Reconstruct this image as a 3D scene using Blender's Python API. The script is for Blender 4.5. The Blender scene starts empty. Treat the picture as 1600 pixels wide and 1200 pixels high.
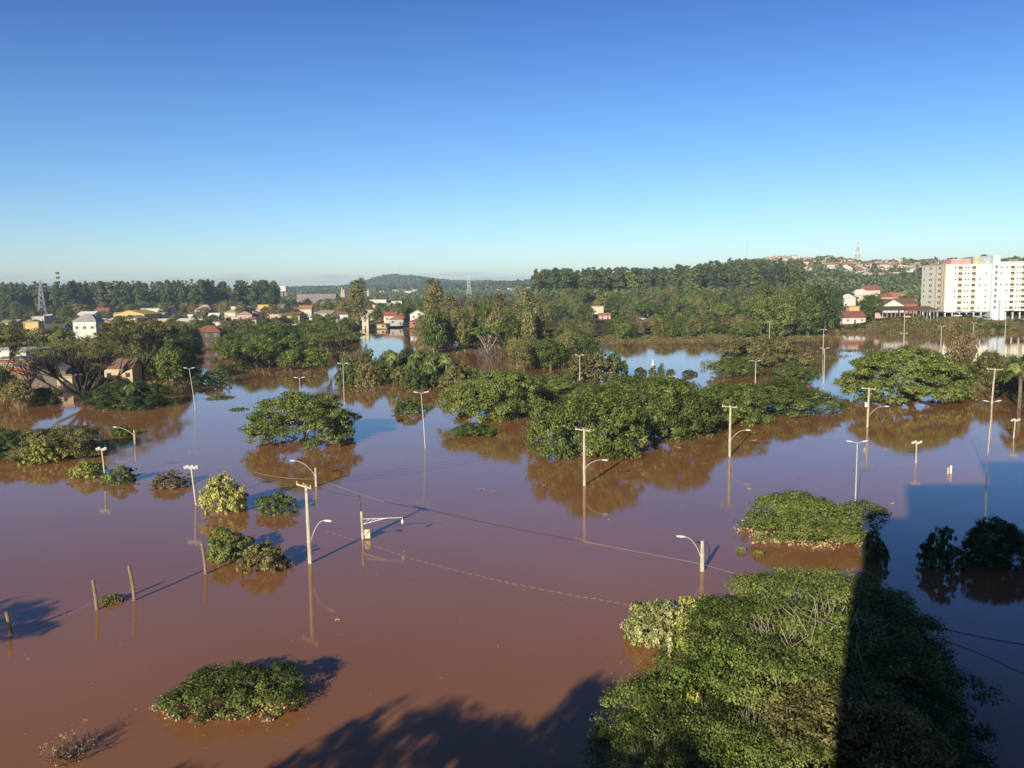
import bpy, math, random
import numpy as np
from mathutils import Vector, Matrix
scn = bpy.context.scene
COL = scn.collection
PI = math.pi
# ------------------------------------------------------------------ camera
FPX, CAMH = 1340.0, 23.0
PITCH, ROLL = math.radians(6.387), math.radians(0.7)
F0 = np.array([0, math.cos(PITCH), -math.sin(PITCH)])
U0 = np.array([0, math.sin(PITCH), math.cos(PITCH)])
R0 = np.array([1.0, 0, 0])
CU = math.cos(ROLL) * U0 + math.sin(ROLL) * R0
CR = math.cos(ROLL) * R0 - math.sin(ROLL) * U0
CP = np.array([0, 0, CAMH])
cam_d = bpy.data.cameras.new('camera'); cam = bpy.data.objects.new('camera', cam_d); COL.objects.link(cam)
cam_d.sensor_width = 36; cam_d.lens = 36 * FPX / 1600; cam_d.clip_end = 40000; cam_d.clip_start = 0.2
M = Matrix.Identity(4)
for i in range(3):
    M[i][0], M[i][1], M[i][2], M[i][3] = CR[i], CU[i], -F0[i], CP[i]
cam.matrix_world = M
scn.camera = cam
# ------------------------------------------------------------------ light
SUN_EL = math.radians(19.0)
SH = np.array([0.403, 0.915])                     # ground direction the shadows run in
w = bpy.data.worlds.new('World'); scn.world = w; w.use_nodes = True
nt = w.node_tree; nt.nodes.clear()
sky = nt.nodes.new('ShaderNodeTexSky'); sky.sky_type = 'NISHITA'; sky.sun_disc = False
sky.sun_elevation = SUN_EL; sky.sun_rotation = math.atan2(-SH[0], -SH[1]) % (2 * PI)
sky.altitude = 0; sky.air_density = 1.0; sky.dust_density = 0.3; sky.ozone_density = 3.0
hs = nt.nodes.new('ShaderNodeHueSaturation'); hs.inputs['Saturation'].default_value = 1.22
bg = nt.nodes.new('ShaderNodeBackground'); bg.inputs['Strength'].default_value = 0.098
wo = nt.nodes.new('ShaderNodeOutputWorld')
# low bank of thin cloud along the horizon, all the way round
tcw = nt.nodes.new('ShaderNodeTexCoord'); mpw = nt.nodes.new('ShaderNodeMapping'); mpw.inputs['Scale'].default_value = (7, 7, 60)
nzw = nt.nodes.new('ShaderNodeTexNoise'); nzw.inputs['Scale'].default_value = 1.6; nzw.inputs['Detail'].default_value = 5
sx = nt.nodes.new('ShaderNodeSeparateXYZ')
rz = nt.nodes.new('ShaderNodeMapRange'); rz.inputs[1].default_value = 0.007; rz.inputs[2].default_value = 0.022; rz.inputs[3].default_value = 1; rz.inputs[4].default_value = 0
rn = nt.nodes.new('ShaderNodeMapRange'); rn.inputs[1].default_value = 0.50; rn.inputs[2].default_value = 0.66; rn.inputs[3].default_value = 0; rn.inputs[4].default_value = 0.95
mm = nt.nodes.new('ShaderNodeMath'); mm.operation = 'MULTIPLY'
mxw = nt.nodes.new('ShaderNodeMixRGB'); mxw.inputs[2].default_value = (3.2, 3.9, 5.2, 1)
L = nt.links.new
L(tcw.outputs['Generated'], mpw.inputs[0]); L(mpw.outputs[0], nzw.inputs['Vector']); L(tcw.outputs['Generated'], sx.inputs[0])
L(sx.outputs['Z'], rz.inputs[0]); L(nzw.outputs['Fac'], rn.inputs[0]); L(rz.outputs[0], mm.inputs[0]); L(rn.outputs[0], mm.inputs[1])
gr = nt.nodes.new('ShaderNodeValToRGB'); ge = gr.color_ramp.elements  # sky tint by elevation; unseen upper sky darkened to deepen shadows and water
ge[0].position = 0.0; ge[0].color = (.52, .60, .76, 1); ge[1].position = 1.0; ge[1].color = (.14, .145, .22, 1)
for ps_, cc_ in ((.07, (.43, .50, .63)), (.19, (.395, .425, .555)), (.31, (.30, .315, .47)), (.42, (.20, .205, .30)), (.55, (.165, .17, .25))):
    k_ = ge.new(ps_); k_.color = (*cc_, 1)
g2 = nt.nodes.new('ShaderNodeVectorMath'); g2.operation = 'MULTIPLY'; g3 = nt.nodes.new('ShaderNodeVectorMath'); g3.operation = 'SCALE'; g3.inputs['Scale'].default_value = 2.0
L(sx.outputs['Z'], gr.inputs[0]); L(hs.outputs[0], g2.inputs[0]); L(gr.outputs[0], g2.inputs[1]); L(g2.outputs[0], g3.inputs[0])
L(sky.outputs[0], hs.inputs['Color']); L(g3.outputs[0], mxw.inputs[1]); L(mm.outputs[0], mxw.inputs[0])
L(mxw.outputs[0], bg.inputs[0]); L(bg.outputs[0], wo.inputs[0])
sun_d = bpy.data.lights.new('sun', 'SUN'); sun_d.energy = 5.0; sun_d.angle = math.radians(0.53); sun_d.color = (1.0, 0.90, 0.72)
sun = bpy.data.objects.new('sun', sun_d); COL.objects.link(sun)
sd = Vector((SH[0] * math.cos(SUN_EL), SH[1] * math.cos(SUN_EL), -math.sin(SUN_EL)))
sun.rotation_euler = sd.to_track_quat('-Z', 'Y').to_euler()
scn.view_settings.view_transform = 'Standard'; scn.view_settings.look = 'None'
scn.view_settings.exposure = 0.35; scn.view_settings.gamma = 1; scn.view_settings.use_curve_mapping = False
scn.cycles.max_bounces = 5; scn.cycles.diffuse_bounces = 2; scn.cycles.glossy_bounces = 3
scn.cycles.transmission_bounces = 3; scn.cycles.volume_bounces = 0; scn.cycles.transparent_max_bounces = 6
scn.cycles.use_denoising = True
# ------------------------------------------------------------------ geometry of the view (only to recover real positions)
def ray(x, y):
    return F0 + (x - 800) / FPX * CR - (y - 600) / FPX * CU
def gp(x, y, z=0.0):
    d = ray(x, y); t = (z - CAMH) / d[2]; return CP + d * t
def yh(x): return 600 - FPX * math.tan(PITCH) - math.tan(ROLL) * (x - 800)
def at(x, D, z=0.0):
    """point at distance D (world y) in the vertical plane of photo column x, height z"""
    y = yh(x) + (CAMH - z) * FPX / D
    d = ray(x, y); t = D / d[1]; p = CP + d * t; return np.array([p[0], D, z])
def top_h(P, yt):
    """z of the point above P seen at photo row yt"""
    q = np.array([P[0], P[1], 0.0]) - CP
    k = (600 - yt) / FPX
    a, c = CU @ q, F0 @ q
    return (k * c - a) / (CU[2] - k * F0[2])
# ------------------------------------------------------------------ materials
MATS = {}
def newmat(name):
    m = bpy.data.materials.new(name); m.use_nodes = True; n = m.node_tree; n.nodes.clear()
    o = n.nodes.new('ShaderNodeOutputMaterial'); p = n.nodes.new('ShaderNodeBsdfPrincipled')
    n.links.new(p.outputs[0], o.inputs[0]); MATS[name] = m
    return m, n, p, o
def c4(c): return (c[0], c[1], c[2], 1)
def mat(name, c, c2=None, scale=1.0, rough=0.8, bump=0.0, metal=0.0, spec=0.3, stretch=(1, 1, 1)):
    if name in MATS: return MATS[name]
    m, n, p, o = newmat(name)
    c2 = c2 or tuple(v * 0.72 for v in c)
    tc = n.nodes.new('ShaderNodeTexCoord'); mp = n.nodes.new('ShaderNodeMapping'); mp.inputs['Scale'].default_value = stretch
    nz = n.nodes.new('ShaderNodeTexNoise'); nz.inputs['Scale'].default_value = scale; nz.inputs['Detail'].default_value = 6
    rp = n.nodes.new('ShaderNodeValToRGB'); rp.color_ramp.elements[0].position = 0.35; rp.color_ramp.elements[1].position = 0.65
    rp.color_ramp.elements[0].color = c4(c2); rp.color_ramp.elements[1].color = c4(c)
    n.links.new(tc.outputs['Object'], mp.inputs[0]); n.links.new(mp.outputs[0], nz.inputs['Vector'])
    n.links.new(nz.outputs['Fac'], rp.inputs[0]); n.links.new(rp.outputs[0], p.inputs['Base Color'])
    p.inputs['Roughness'].default_value = rough; p.inputs['Metallic'].default_value = metal
    p.inputs['Specular IOR Level'].default_value = spec
    if bump:
        b = n.nodes.new('ShaderNodeBump'); b.inputs['Strength'].default_value = bump; b.inputs['Distance'].default_value = 0.05
        n.links.new(nz.outputs['Fac'], b.inputs['Height']); n.links.new(b.outputs[0], p.inputs['Normal'])
    return m
def leafmat(name, dark, mid, light, trans=0.25, scale=0.5, var=0.35):
    if name in MATS: return MATS[name]
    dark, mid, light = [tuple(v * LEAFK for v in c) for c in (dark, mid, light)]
    m, n, p, o = newmat(name)
    a = n.nodes.new('ShaderNodeAttribute'); a.attribute_name = 'tint'
    tc = n.nodes.new('ShaderNodeTexCoord'); nz = n.nodes.new('ShaderNodeTexNoise'); nz.inputs['Scale'].default_value = scale
    oi = n.nodes.new('ShaderNodeObjectInfo')
    m1 = n.nodes.new('ShaderNodeMath'); m1.operation = 'MULTIPLY_ADD'; m1.inputs[1].default_value = 0.8; m1.inputs[2].default_value = -0.4
    m2 = n.nodes.new('ShaderNodeMath'); m2.operation = 'ADD'
    m3 = n.nodes.new('ShaderNodeMath'); m3.operation = 'MULTIPLY_ADD'; m3.inputs[1].default_value = var; m3.inputs[2].default_value = -var / 2
    m4 = n.nodes.new('ShaderNodeMath'); m4.operation = 'ADD'
    rp = n.nodes.new('ShaderNodeValToRGB'); e = rp.color_ramp.elements
    e[0].position = 0.1; e[0].color = c4(dark); e[1].position = 0.9; e[1].color = c4(light)
    k = e.new(0.5); k.color = c4(mid)
    l = n.links.new
    l(tc.outputs['Object'], nz.inputs['Vector']); l(nz.outputs['Fac'], m1.inputs[0]); l(m1.outputs[0], m2.inputs[0]); l(a.outputs['Fac'], m2.inputs[1])
    l(oi.outputs['Random'], m3.inputs[0]); l(m3.outputs[0], m4.inputs[0]); l(m2.outputs[0], m4.inputs[1]); l(m4.outputs[0], rp.inputs[0])
    l(rp.outputs[0], p.inputs['Base Color']); p.inputs['Roughness'].default_value = 0.55; p.inputs['Specular IOR Level'].default_value = 0.25
    t = n.nodes.new('ShaderNodeBsdfTranslucent'); l(rp.outputs[0], t.inputs[0])
    mx = n.nodes.new('ShaderNodeMixShader'); mx.inputs[0].default_value = trans
    l(p.outputs[0], mx.inputs[1]); l(t.outputs[0], mx.inputs[2]); l(mx.outputs[0], o.inputs[0])
    return m
LEAFK = 1.95
LF = {
 'mid':    leafmat('leaf_olive_green', (0.026, 0.038, 0.009), (0.076, 0.100, 0.022), (0.150, 0.172, 0.045)),
 'bright': leafmat('leaf_fresh_green', (0.028, 0.048, 0.010), (0.080, 0.118, 0.022), (0.170, 0.195, 0.045)),
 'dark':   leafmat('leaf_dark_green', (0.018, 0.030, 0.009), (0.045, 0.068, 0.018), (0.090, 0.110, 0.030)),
 'olive':  leafmat('leaf_dry_olive', (0.055, 0.055, 0.018), (0.120, 0.112, 0.038), (0.200, 0.175, 0.070)),
 'brown':  leafmat('leaf_brown', (0.050, 0.038, 0.018), (0.115, 0.085, 0.040), (0.190, 0.145, 0.075)),
 'euca':   leafmat('leaf_eucalyptus', (0.028, 0.042, 0.016), (0.062, 0.085, 0.030), (0.115, 0.130, 0.050), var=0.6, scale=0.12),
 'yellow': leafmat('leaf_yellow_green', (0.080, 0.095, 0.015), (0.190, 0.200, 0.040), (0.360, 0.330, 0.110)),
 'pale':   leafmat('leaf_pale_dry', (0.045, 0.060, 0.015), (0.150, 0.165, 0.055), (0.330, 0.310, 0.150)),
 'dead':   leafmat('leaf_dead_tan', (0.140, 0.100, 0.050), (0.300, 0.220, 0.120), (0.450, 0.350, 0.220)),
 'palm':   leafmat('leaf_palm', (0.035, 0.055, 0.015), (0.080, 0.110, 0.030), (0.170, 0.180, 0.060)),
}
BARK = {
 'dark': mat('bark_dark', (0.055, 0.045, 0.035), (0.03, 0.025, 0.02), 3, bump=.3),
 'grey': mat('bark_grey', (0.20, 0.17, 0.13), (0.11, 0.09, 0.07), 3, bump=.3),
 'pale': mat('bark_pale', (0.42, 0.36, 0.26), (0.27, 0.22, 0.15), 3, bump=.3),
 'brown': mat('bark_brown', (0.17, 0.115, 0.07), (0.09, 0.06, 0.04), 3, bump=.3),
}
# ------------------------------------------------------------------ object helpers
def tag(o, label=None, cat=None, group=None, kind=None):
    if label: o['label'] = label
    if cat: o['category'] = cat
    if group: o['group'] = group
    if kind: o['kind'] = kind
    return o
def empty(name, loc, rz=0.0, label=None, cat=None, group=None, scale=None):
    o = bpy.data.objects.new(name, None); COL.objects.link(o); o.location = tuple(float(v) for v in loc); o.rotation_euler = (0, 0, rz)
    o.empty_display_size = 0.5
    if scale is not None: o.scale = scale
    return tag(o, label, cat, group)
def link(name, me, parent=None, loc=(0, 0, 0)):
    o = bpy.data.objects.new(name, me); COL.objects.link(o); o.location = tuple(float(v) for v in loc)
    if parent: o.parent = parent
    return o
def copy_tree(o, parent=None):
    c = o.copy(); COL.objects.link(c); c.parent = parent
    for ch in o.children: copy_tree(ch, c)
    return c
def np_mesh(name, verts, quads, material, tint=None):
    me = bpy.data.meshes.new(name); n = len(verts); q = len(quads); k = quads.shape[1]
    me.vertices.add(n); me.vertices.foreach_set('co', np.asarray(verts, np.float32).ravel())
    me.loops.add(q * k); me.loops.foreach_set('vertex_index', np.asarray(quads, np.int32).ravel())
    me.polygons.add(q); me.polygons.foreach_set('loop_start', np.arange(0, q * k, k, dtype=np.int32))
    me.update(calc_edges=True)
    if tint is not None:
        at_ = me.attributes.new('tint', 'FLOAT', 'POINT'); at_.data.foreach_set('value', np.asarray(tint, np.float32))
    me.materials.append(material)
    return me
class MB:
    def __init__(s): s.v = []; s.f = []
    def box(s, x0, x1, y0, y1, z0, z1, R=None, T=None):
        b = len(s.v); P = [(x, y, z) for z in (z0, z1) for (x, y) in ((x0, y0), (x1, y0), (x1, y1), (x0, y1))]
        if R is not None: P = [tuple(np.array(R) @ np.array(p)) for p in P]
        if T is not None: P = [(p[0] + T[0], p[1] + T[1], p[2] + T[2]) for p in P]
        s.v += P; s.f += [tuple(b + i for i in q) for q in ((3, 2, 1, 0), (4, 5, 6, 7), (0, 1, 5, 4), (1, 2, 6, 5), (2, 3, 7, 6), (3, 0, 4, 7))]
        return s
    def tube(s, pts, rad, n=6, cap=True):
        pts = [np.array(p, float) for p in pts]
        if not hasattr(rad, '__len__'): rad = [rad] * len(pts)
        b = len(s.v)
        for i, p in enumerate(pts):
            d = pts[min(i + 1, len(pts) - 1)] - pts[max(i - 1, 0)]; d = d / (np.linalg.norm(d) + 1e-9)
            a = np.cross(d, [0, 0, 1.0]) if abs(d[2]) < 0.95 else np.cross(d, [1.0, 0, 0])
            a /= np.linalg.norm(a); c = np.cross(d, a)
            for k in range(n):
                t = 2 * PI * k / n; s.v.append(tuple(p + rad[i] * (math.cos(t) * a + math.sin(t) * c)))
        for i in range(len(pts) - 1):
            for k in range(n):
                k2 = (k + 1) % n; s.f.append((b + i * n + k, b + i * n + k2, b + (i + 1) * n + k2, b + (i + 1) * n + k))
        if cap:
            s.f.append(tuple(b + k for k in reversed(range(n)))); e = b + (len(pts) - 1) * n; s.f.append(tuple(e + k for k in range(n)))
        return s
    def ell(s, c, r, n=10, m=6, R=None):
        b = len(s.v)
        for j in range(m + 1):
            ph = -PI / 2 + PI * j / m
            for k in range(n):
                t = 2 * PI * k / n; q = np.array((r[0] * math.cos(ph) * math.cos(t), r[1] * math.cos(ph) * math.sin(t), r[2] * math.sin(ph)))
                if R is not None: q = R @ q
                s.v.append(tuple(q + np.array(c)))
        for j in range(m):
            for k in range(n):
                k2 = (k + 1) % n; s.f.append((b + j * n + k, b + j * n + k2, b + (j + 1) * n + k2, b + (j + 1) * n + k))
        return s
    def poly(s, pts, flip=False):
        b = len(s.v); s.v += [tuple(p) for p in pts]; f = tuple(range(b, b + len(pts))); s.f.append(f[::-1] if flip else f); return s
    def mesh(s, name, m, smooth=False):
        me = bpy.data.meshes.new(name); me.from_pydata([tuple(map(float, v)) for v in s.v], [], s.f)
        me.update(); me.materials.append(m)
        if smooth: me.polygons.foreach_set('use_smooth', [True] * len(me.polygons))
        return me
    def obj(s, name, m, parent=None, smooth=False): return link(name, s.mesh(name, m, smooth), parent)
def norm(a): return a / (np.linalg.norm(a, axis=-1, keepdims=True) + 1e-9)
# ------------------------------------------------------------------ terrain, water
SHPX = [-1500, -200, 0, 250, 300, 345, 360, 540, 560, 650, 670, 800, 950, 1150, 1300, 1450, 1600, 2600]
SHD  = [260, 262, 265, 300, 345, 345, 310, 360, 500, 500, 400, 352, 362, 362, 395, 400, 402, 402]
def sstep(a, b, x):
    t = np.clip((x - a) / (b - a), 0, 1); return t * t * (3 - 2 * t)
_rng = np.random.RandomState(5)
_W = [(_rng.uniform(-1, 1, 2) * s, _rng.uniform(0, 6.28), a) for s, a in [(0.004, 1.0)] * 5 + [(0.012, .5)] * 6 + [(0.04, .25)] * 6]
def noise2(X, Y):
    r = 0
    for k, ph, a in _W: r = r + a * np.sin(k[0] * X + k[1] * Y + ph)
    return r / 2.2
def gauss(px, c, wl, wr):
    wv = np.where(px < c, wl, wr); return np.exp(-0.5 * ((px - c) / wv) ** 2)
def terrain(X, Y):
    X = np.asarray(X, float); Y = np.asarray(Y, float)
    px = 800 + X / np.maximum(Y, 1) * FPX
    sh = np.interp(px, SHPX, SHD)
    n = noise2(X, Y)
    d = Y - sh + 9 * noise2(X * 4, Y * 4)
    z = np.where(d < 0, np.maximum(-1.5, d * 0.06), np.minimum(d * 0.05, 1.3) + 0.25 * n * sstep(10, 80, d))
    emb = sstep(1330, 1400, px) * (2.6 * sstep(2, 14, d) + 2.3 * sstep(16, 30, d))
    emb2 = sstep(1270, 1330, px) * (1 - sstep(1330, 1400, px)) * 1.5 * sstep(2, 40, d)
    z = z + emb + emb2 + sstep(600, 1500, Y) * 3 + 11 * sstep(480, 840, Y) * sstep(790, 850, px) * (1 - sstep(1290, 1360, px))
    # wooded ridge on the right that carries the houses
    rr = sstep(760, 1330, Y) * (1 - 0.4 * sstep(1500, 2400, Y)) * (.25 * sstep(850, 1000, px) + .75 * sstep(1000, 1190, px))
    z = z + rr * (41 + 3 * n)
    # far hills
    z = z + gauss(px, 622, 40, 72) * sstep(3300, 4200, Y) * 54 + gauss(px, 555, 60, 60) * sstep(2700, 3200, Y) * 6
    z = z + sstep(700, 760, px) * (1 - sstep(900, 1000, px)) * sstep(2300, 3000, Y) * 13
    z = z + sstep(540, 620, px) * (1 - sstep(760, 860, px)) * sstep(1500, 2300, Y) * 6
    z = z + sstep(2000, 3000, Y) * (6 + 5 * n)
    return z
def tz(x, y): return float(terrain(x, y))
def ground_at(px, D): 
    X = at(px, D)[0]; return np.array([X, D, max(tz(X, D), -1.2)])
_px = np.linspace(-1400, 3000, 320); _D = np.concatenate([np.linspace(170, 640, 150), np.geomspace(645, 7000, 100)])
GX = (_px[None, :] - 800) / FPX * _D[:, None]; GY = np.repeat(_D[:, None], len(_px), 1); GZ = terrain(GX, GY)
nr, nc = GX.shape; idx = np.arange(nr * nc).reshape(nr, nc)
quads = np.stack([idx[:-1, :-1], idx[:-1, 1:], idx[1:, 1:], idx[1:, :-1]], -1).reshape(-1, 4)
m, n, p, o = newmat('river_bank_ground')
tc = n.nodes.new('ShaderNodeTexCoord'); nz = n.nodes.new('ShaderNodeTexNoise'); nz.inputs['Scale'].default_value = 0.05; nz.inputs['Detail'].default_value = 8
rp = n.nodes.new('ShaderNodeValToRGB'); e = rp.color_ramp.elements; e[0].position = .36; e[0].color = (.045, .055, .018, 1); e[1].position = .66; e[1].color = (.20, .145, .07, 1)
k = e.new(.5); k.color = (.115, .105, .035, 1)
n.links.new(tc.outputs['Object'], nz.inputs['Vector']); n.links.new(nz.outputs['Fac'], rp.inputs[0]); n.links.new(rp.outputs[0], p.inputs['Base Color']); p.inputs['Roughness'].default_value = 1
p.inputs['Specular IOR Level'].default_value = 0
me = np_mesh('terrain', np.stack([GX, GY, GZ], -1).reshape(-1, 3), quads, m); me.polygons.foreach_set('use_smooth', [True] * len(me.polygons))
tag(link('terrain', me), 'low grassy river bank rising to wooded hills behind the flood', kind='structure')
# water
m, n, p, o = newmat('muddy_flood_water')
tc = n.nodes.new('ShaderNodeTexCoord')
nz = n.nodes.new('ShaderNodeTexNoise'); nz.inputs['Scale'].default_value = 0.022; nz.inputs['Detail'].default_value = 4
rp = n.nodes.new('ShaderNodeValToRGB'); e = rp.color_ramp.elements
e[0].position = .35; e[0].color = (.285, .120, .044, 1); e[1].position = .65; e[1].color = (.345, .152, .060, 1)
n.links.new(tc.outputs['Object'], nz.inputs['Vector']); n.links.new(nz.outputs['Fac'], rp.inputs[0]); n.links.new(rp.outputs[0], p.inputs['Base Color'])
p.inputs['Roughness'].default_value = 0.02; p.inputs['IOR'].default_value = 1.46; p.inputs['Specular IOR Level'].default_value = 0.5
n2 = n.nodes.new('ShaderNodeTexNoise'); n2.inputs['Scale'].default_value = 3.2; n2.inputs['Detail'].default_value = 4
n3 = n.nodes.new('ShaderNodeTexNoise'); n3.inputs['Scale'].default_value = 0.10; n3.inputs['Detail'].default_value = 2
ad = n.nodes.new('ShaderNodeMath'); ad.operation = 'MULTIPLY_ADD'; ad.inputs[1].default_value = 3.0
bp = n.nodes.new('ShaderNodeBump'); bp.inputs['Strength'].default_value = 0.35; bp.inputs['Distance'].default_value = 0.009
l = n.links.new; l(tc.outputs['Object'], n2.inputs['Vector']); l(tc.outputs['Object'], n3.inputs['Vector']); l(n3.outputs['Fac'], ad.inputs[0]); l(n2.outputs['Fac'], ad.inputs[2]); l(ad.outputs[0], bp.inputs['Height']); l(bp.outputs[0], p.inputs['Normal'])
b = MB(); b.poly([(-7500, -2000, 0), (7500, -2000, 0), (7500, 7200, 0), (-7500, 7200, 0)])
tag(b.obj('flood_water', m), 'brown muddy flood water covering the streets and fields', kind='structure')
# haze
hm = bpy.data.materials.new('haze_air'); hm.use_nodes = True; n = hm.node_tree; n.nodes.clear()
ho = n.nodes.new('ShaderNodeOutputMaterial'); pv = n.nodes.new('ShaderNodeVolumePrincipled')
pv.inputs['Color'].default_value = (0.62, 0.80, 1.0, 1); pv.inputs['Density'].default_value = 0.00014; pv.inputs['Anisotropy'].default_value = 0.0
n.links.new(pv.outputs[0], ho.inputs['Volume'])
b = MB(); b.box(-12000, 12000, -2300, 7400, -3, 110)
tag(b.obj('haze', hm), 'thin morning haze over the flooded valley', kind='stuff')

exec_sections = True
# ------------------------------------------------------------------ vegetation generators
def leaf_mesh(name, C, N, S, T, material, rng, asp=0.6):
    n = len(C); t = norm(np.cross(N, rng.normal(size=(n, 3)))); bb = norm(np.cross(N, t))
    s = S[:, None] * 0.5; wv = s * asp
    fold = N * (s * 0.25)
    V = np.stack([C - t * s, C + bb * wv + fold, C + t * s, C - bb * wv + fold], 1).reshape(-1, 3)
    q = np.arange(n * 4).reshape(n, 4)
    return np_mesh(name, V, q, material, np.repeat(T, 4))
def crown_pts(lobes, ncl, per, cr, seed, leaf, zmin=-99, flat=0.6, core=0.2, low=-0.25, shell=(0.82, 1.04), svar=0.35, lead=1.0):
    rng = np.random.RandomState(seed); lb = np.array(lobes, float)
    area = (lb[:, 3] * lb[:, 4] + lb[:, 3] * lb[:, 5]); area[0] *= lead; pr = area / area.sum()
    C = []; O = []
    tries = 0
    while len(C) < ncl and tries < 40:
        tries += 1
        k = rng.choice(len(lb), ncl, p=pr); d = norm(rng.normal(size=(ncl, 3)))
        fl = d[:, 2] < low; d[fl, 2] *= -1
        f = rng.uniform(shell[0], shell[1], ncl); iscore = rng.rand(ncl) < core; f[iscore] = rng.uniform(0.3, 0.8, iscore.sum())
        P = lb[k, :3] + d * lb[k, 3:6] * f[:, None]
        ok = np.ones(ncl, bool)
        q = ((P[:, None, :] - lb[None, :, :3]) / lb[None, :, 3:6]); dist = np.sqrt((q ** 2).sum(-1)); dist[np.arange(ncl), k] = 9
        ok &= (dist.min(1) > 0.8) | iscore
        ok &= P[:, 2] > zmin - cr
        od = norm(d / lb[k, 3:6])
        for i in np.nonzero(ok)[0]:
            if len(C) < ncl: C.append(P[i]); O.append(od[i])
    C = np.array(C); O = np.array(O); nC = len(C)
    tc_ = rng.normal(0.5, 0.2, nC)
    crs = cr * rng.uniform(0.6, 1.35, nC)
    r = norm(rng.normal(size=(nC, per, 3))) * (rng.rand(nC, per, 1) ** 0.45)
    off = r * crs[:, None, None] * np.array([1, 1, flat])
    P = (C[:, None, :] + off).reshape(-1, 3)
    N = norm(0.55 * O[:, None, :] + 0.75 * norm(r) + 0.45 * rng.normal(size=r.shape) + np.array([0, 0, 0.35])).reshape(-1, 3)
    T = (tc_[:, None] + rng.normal(0, 0.13, (nC, per))).ravel()
    S = leaf * rng.uniform(1 - svar, 1 + svar, len(P))
    keep = P[:, 2] > zmin + 0.02
    return P[keep], N[keep], S[keep], T[keep], C, rng
def limbs(base, targets, r0, rng, nfork=5, twigs=None, rough=0.08, sides=6, lean=None, fork=0.35):
    """main limbs from base to cluster heads, then branches out to every target"""
    b = MB(); base = np.array(base, float); T = np.array(targets, float)
    k = min(nfork, len(T)); heads = T[rng.choice(len(T), k, replace=False)].copy()
    for _ in range(6):
        a = np.argmin(((T[:, None] - heads[None]) ** 2).sum(-1), 1)
        for i in range(k):
            if (a == i).any(): heads[i] = T[a == i].mean(0)
    H = T[:, 2].max() - base[2]
    split = base + np.array([rng.normal(0, .03) * H, rng.normal(0, .03) * H, H * fork * 0.55])
    b.tube([base, (base + split) / 2 + rng.normal(0, .01 * H, 3), split], [r0, r0 * .88, r0 * .8], sides + 2)
    for i in range(k):
        mem = T[a == i]
        if len(mem) == 0: continue
        hd = base * .25 + heads[i] * .75; hd[2] = base[2] + (heads[i][2] - base[2]) * .72
        m1 = split * .5 + hd * .5; m1[2] -= 0.02 * H; m1 += rng.normal(0, rough * H * .4, 3)
        rr = r0 * (0.42 + 0.25 * min(1, len(mem) / max(1, len(T)) * k * .6))
        b.tube([split, split * .75 + m1 * .25 + rng.normal(0, .01 * H, 3), m1, hd], [rr * 1.05, rr, rr * .8, rr * .55], sides)
        for t in mem:
            s0 = hd * rng.uniform(.5, 1) ; f = rng.uniform(.45, 1.0); s0 = m1 * (1 - f) + hd * f
            mid = s0 * .5 + t * .5 + rng.normal(0, rough * H * .5, 3); mid[2] += 0.03 * H
            r1 = rr * .36
            b.tube([s0, mid, t], [r1, r1 * .7, r1 * .25], max(3, sides - 2), cap=False)
    return b
PROTO = {}
def proto(key, crown_me, trunk_me, R, H, trunk_name='trunk', extra=None):
    PROTO[key] = (crown_me, trunk_me, R, H, extra)
def put(key, loc, R, H, rz, name, label, cat='tree', group=None, crownmat=None, ratio=1.0):
    cm, tm, R0_, H0, extra = PROTO[key]
    e = empty(name, loc, 0, label, cat, group)
    s = (R / R0_, R / R0_ * ratio, H / H0)
    def ch(nm, me):
        o = link(nm, me, e); o.rotation_euler = (0, 0, rz)
        # scale after rotation would shear: keep uniform xy when rotated
        o.scale = s if abs(rz) < 1e-6 else (s[0] * ratio ** .5, s[0] * ratio ** .5, s[2])
        return o
    c = ch('branches' if key.startswith('dry') else 'crown', cm)
    if crownmat is not None:
        c.material_slots[0].link = 'OBJECT'; c.material_slots[0].material = crownmat
    if tm: ch('trunk', tm)
    if extra:
        for nm, me in extra: ch(nm, me)
    return e
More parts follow.
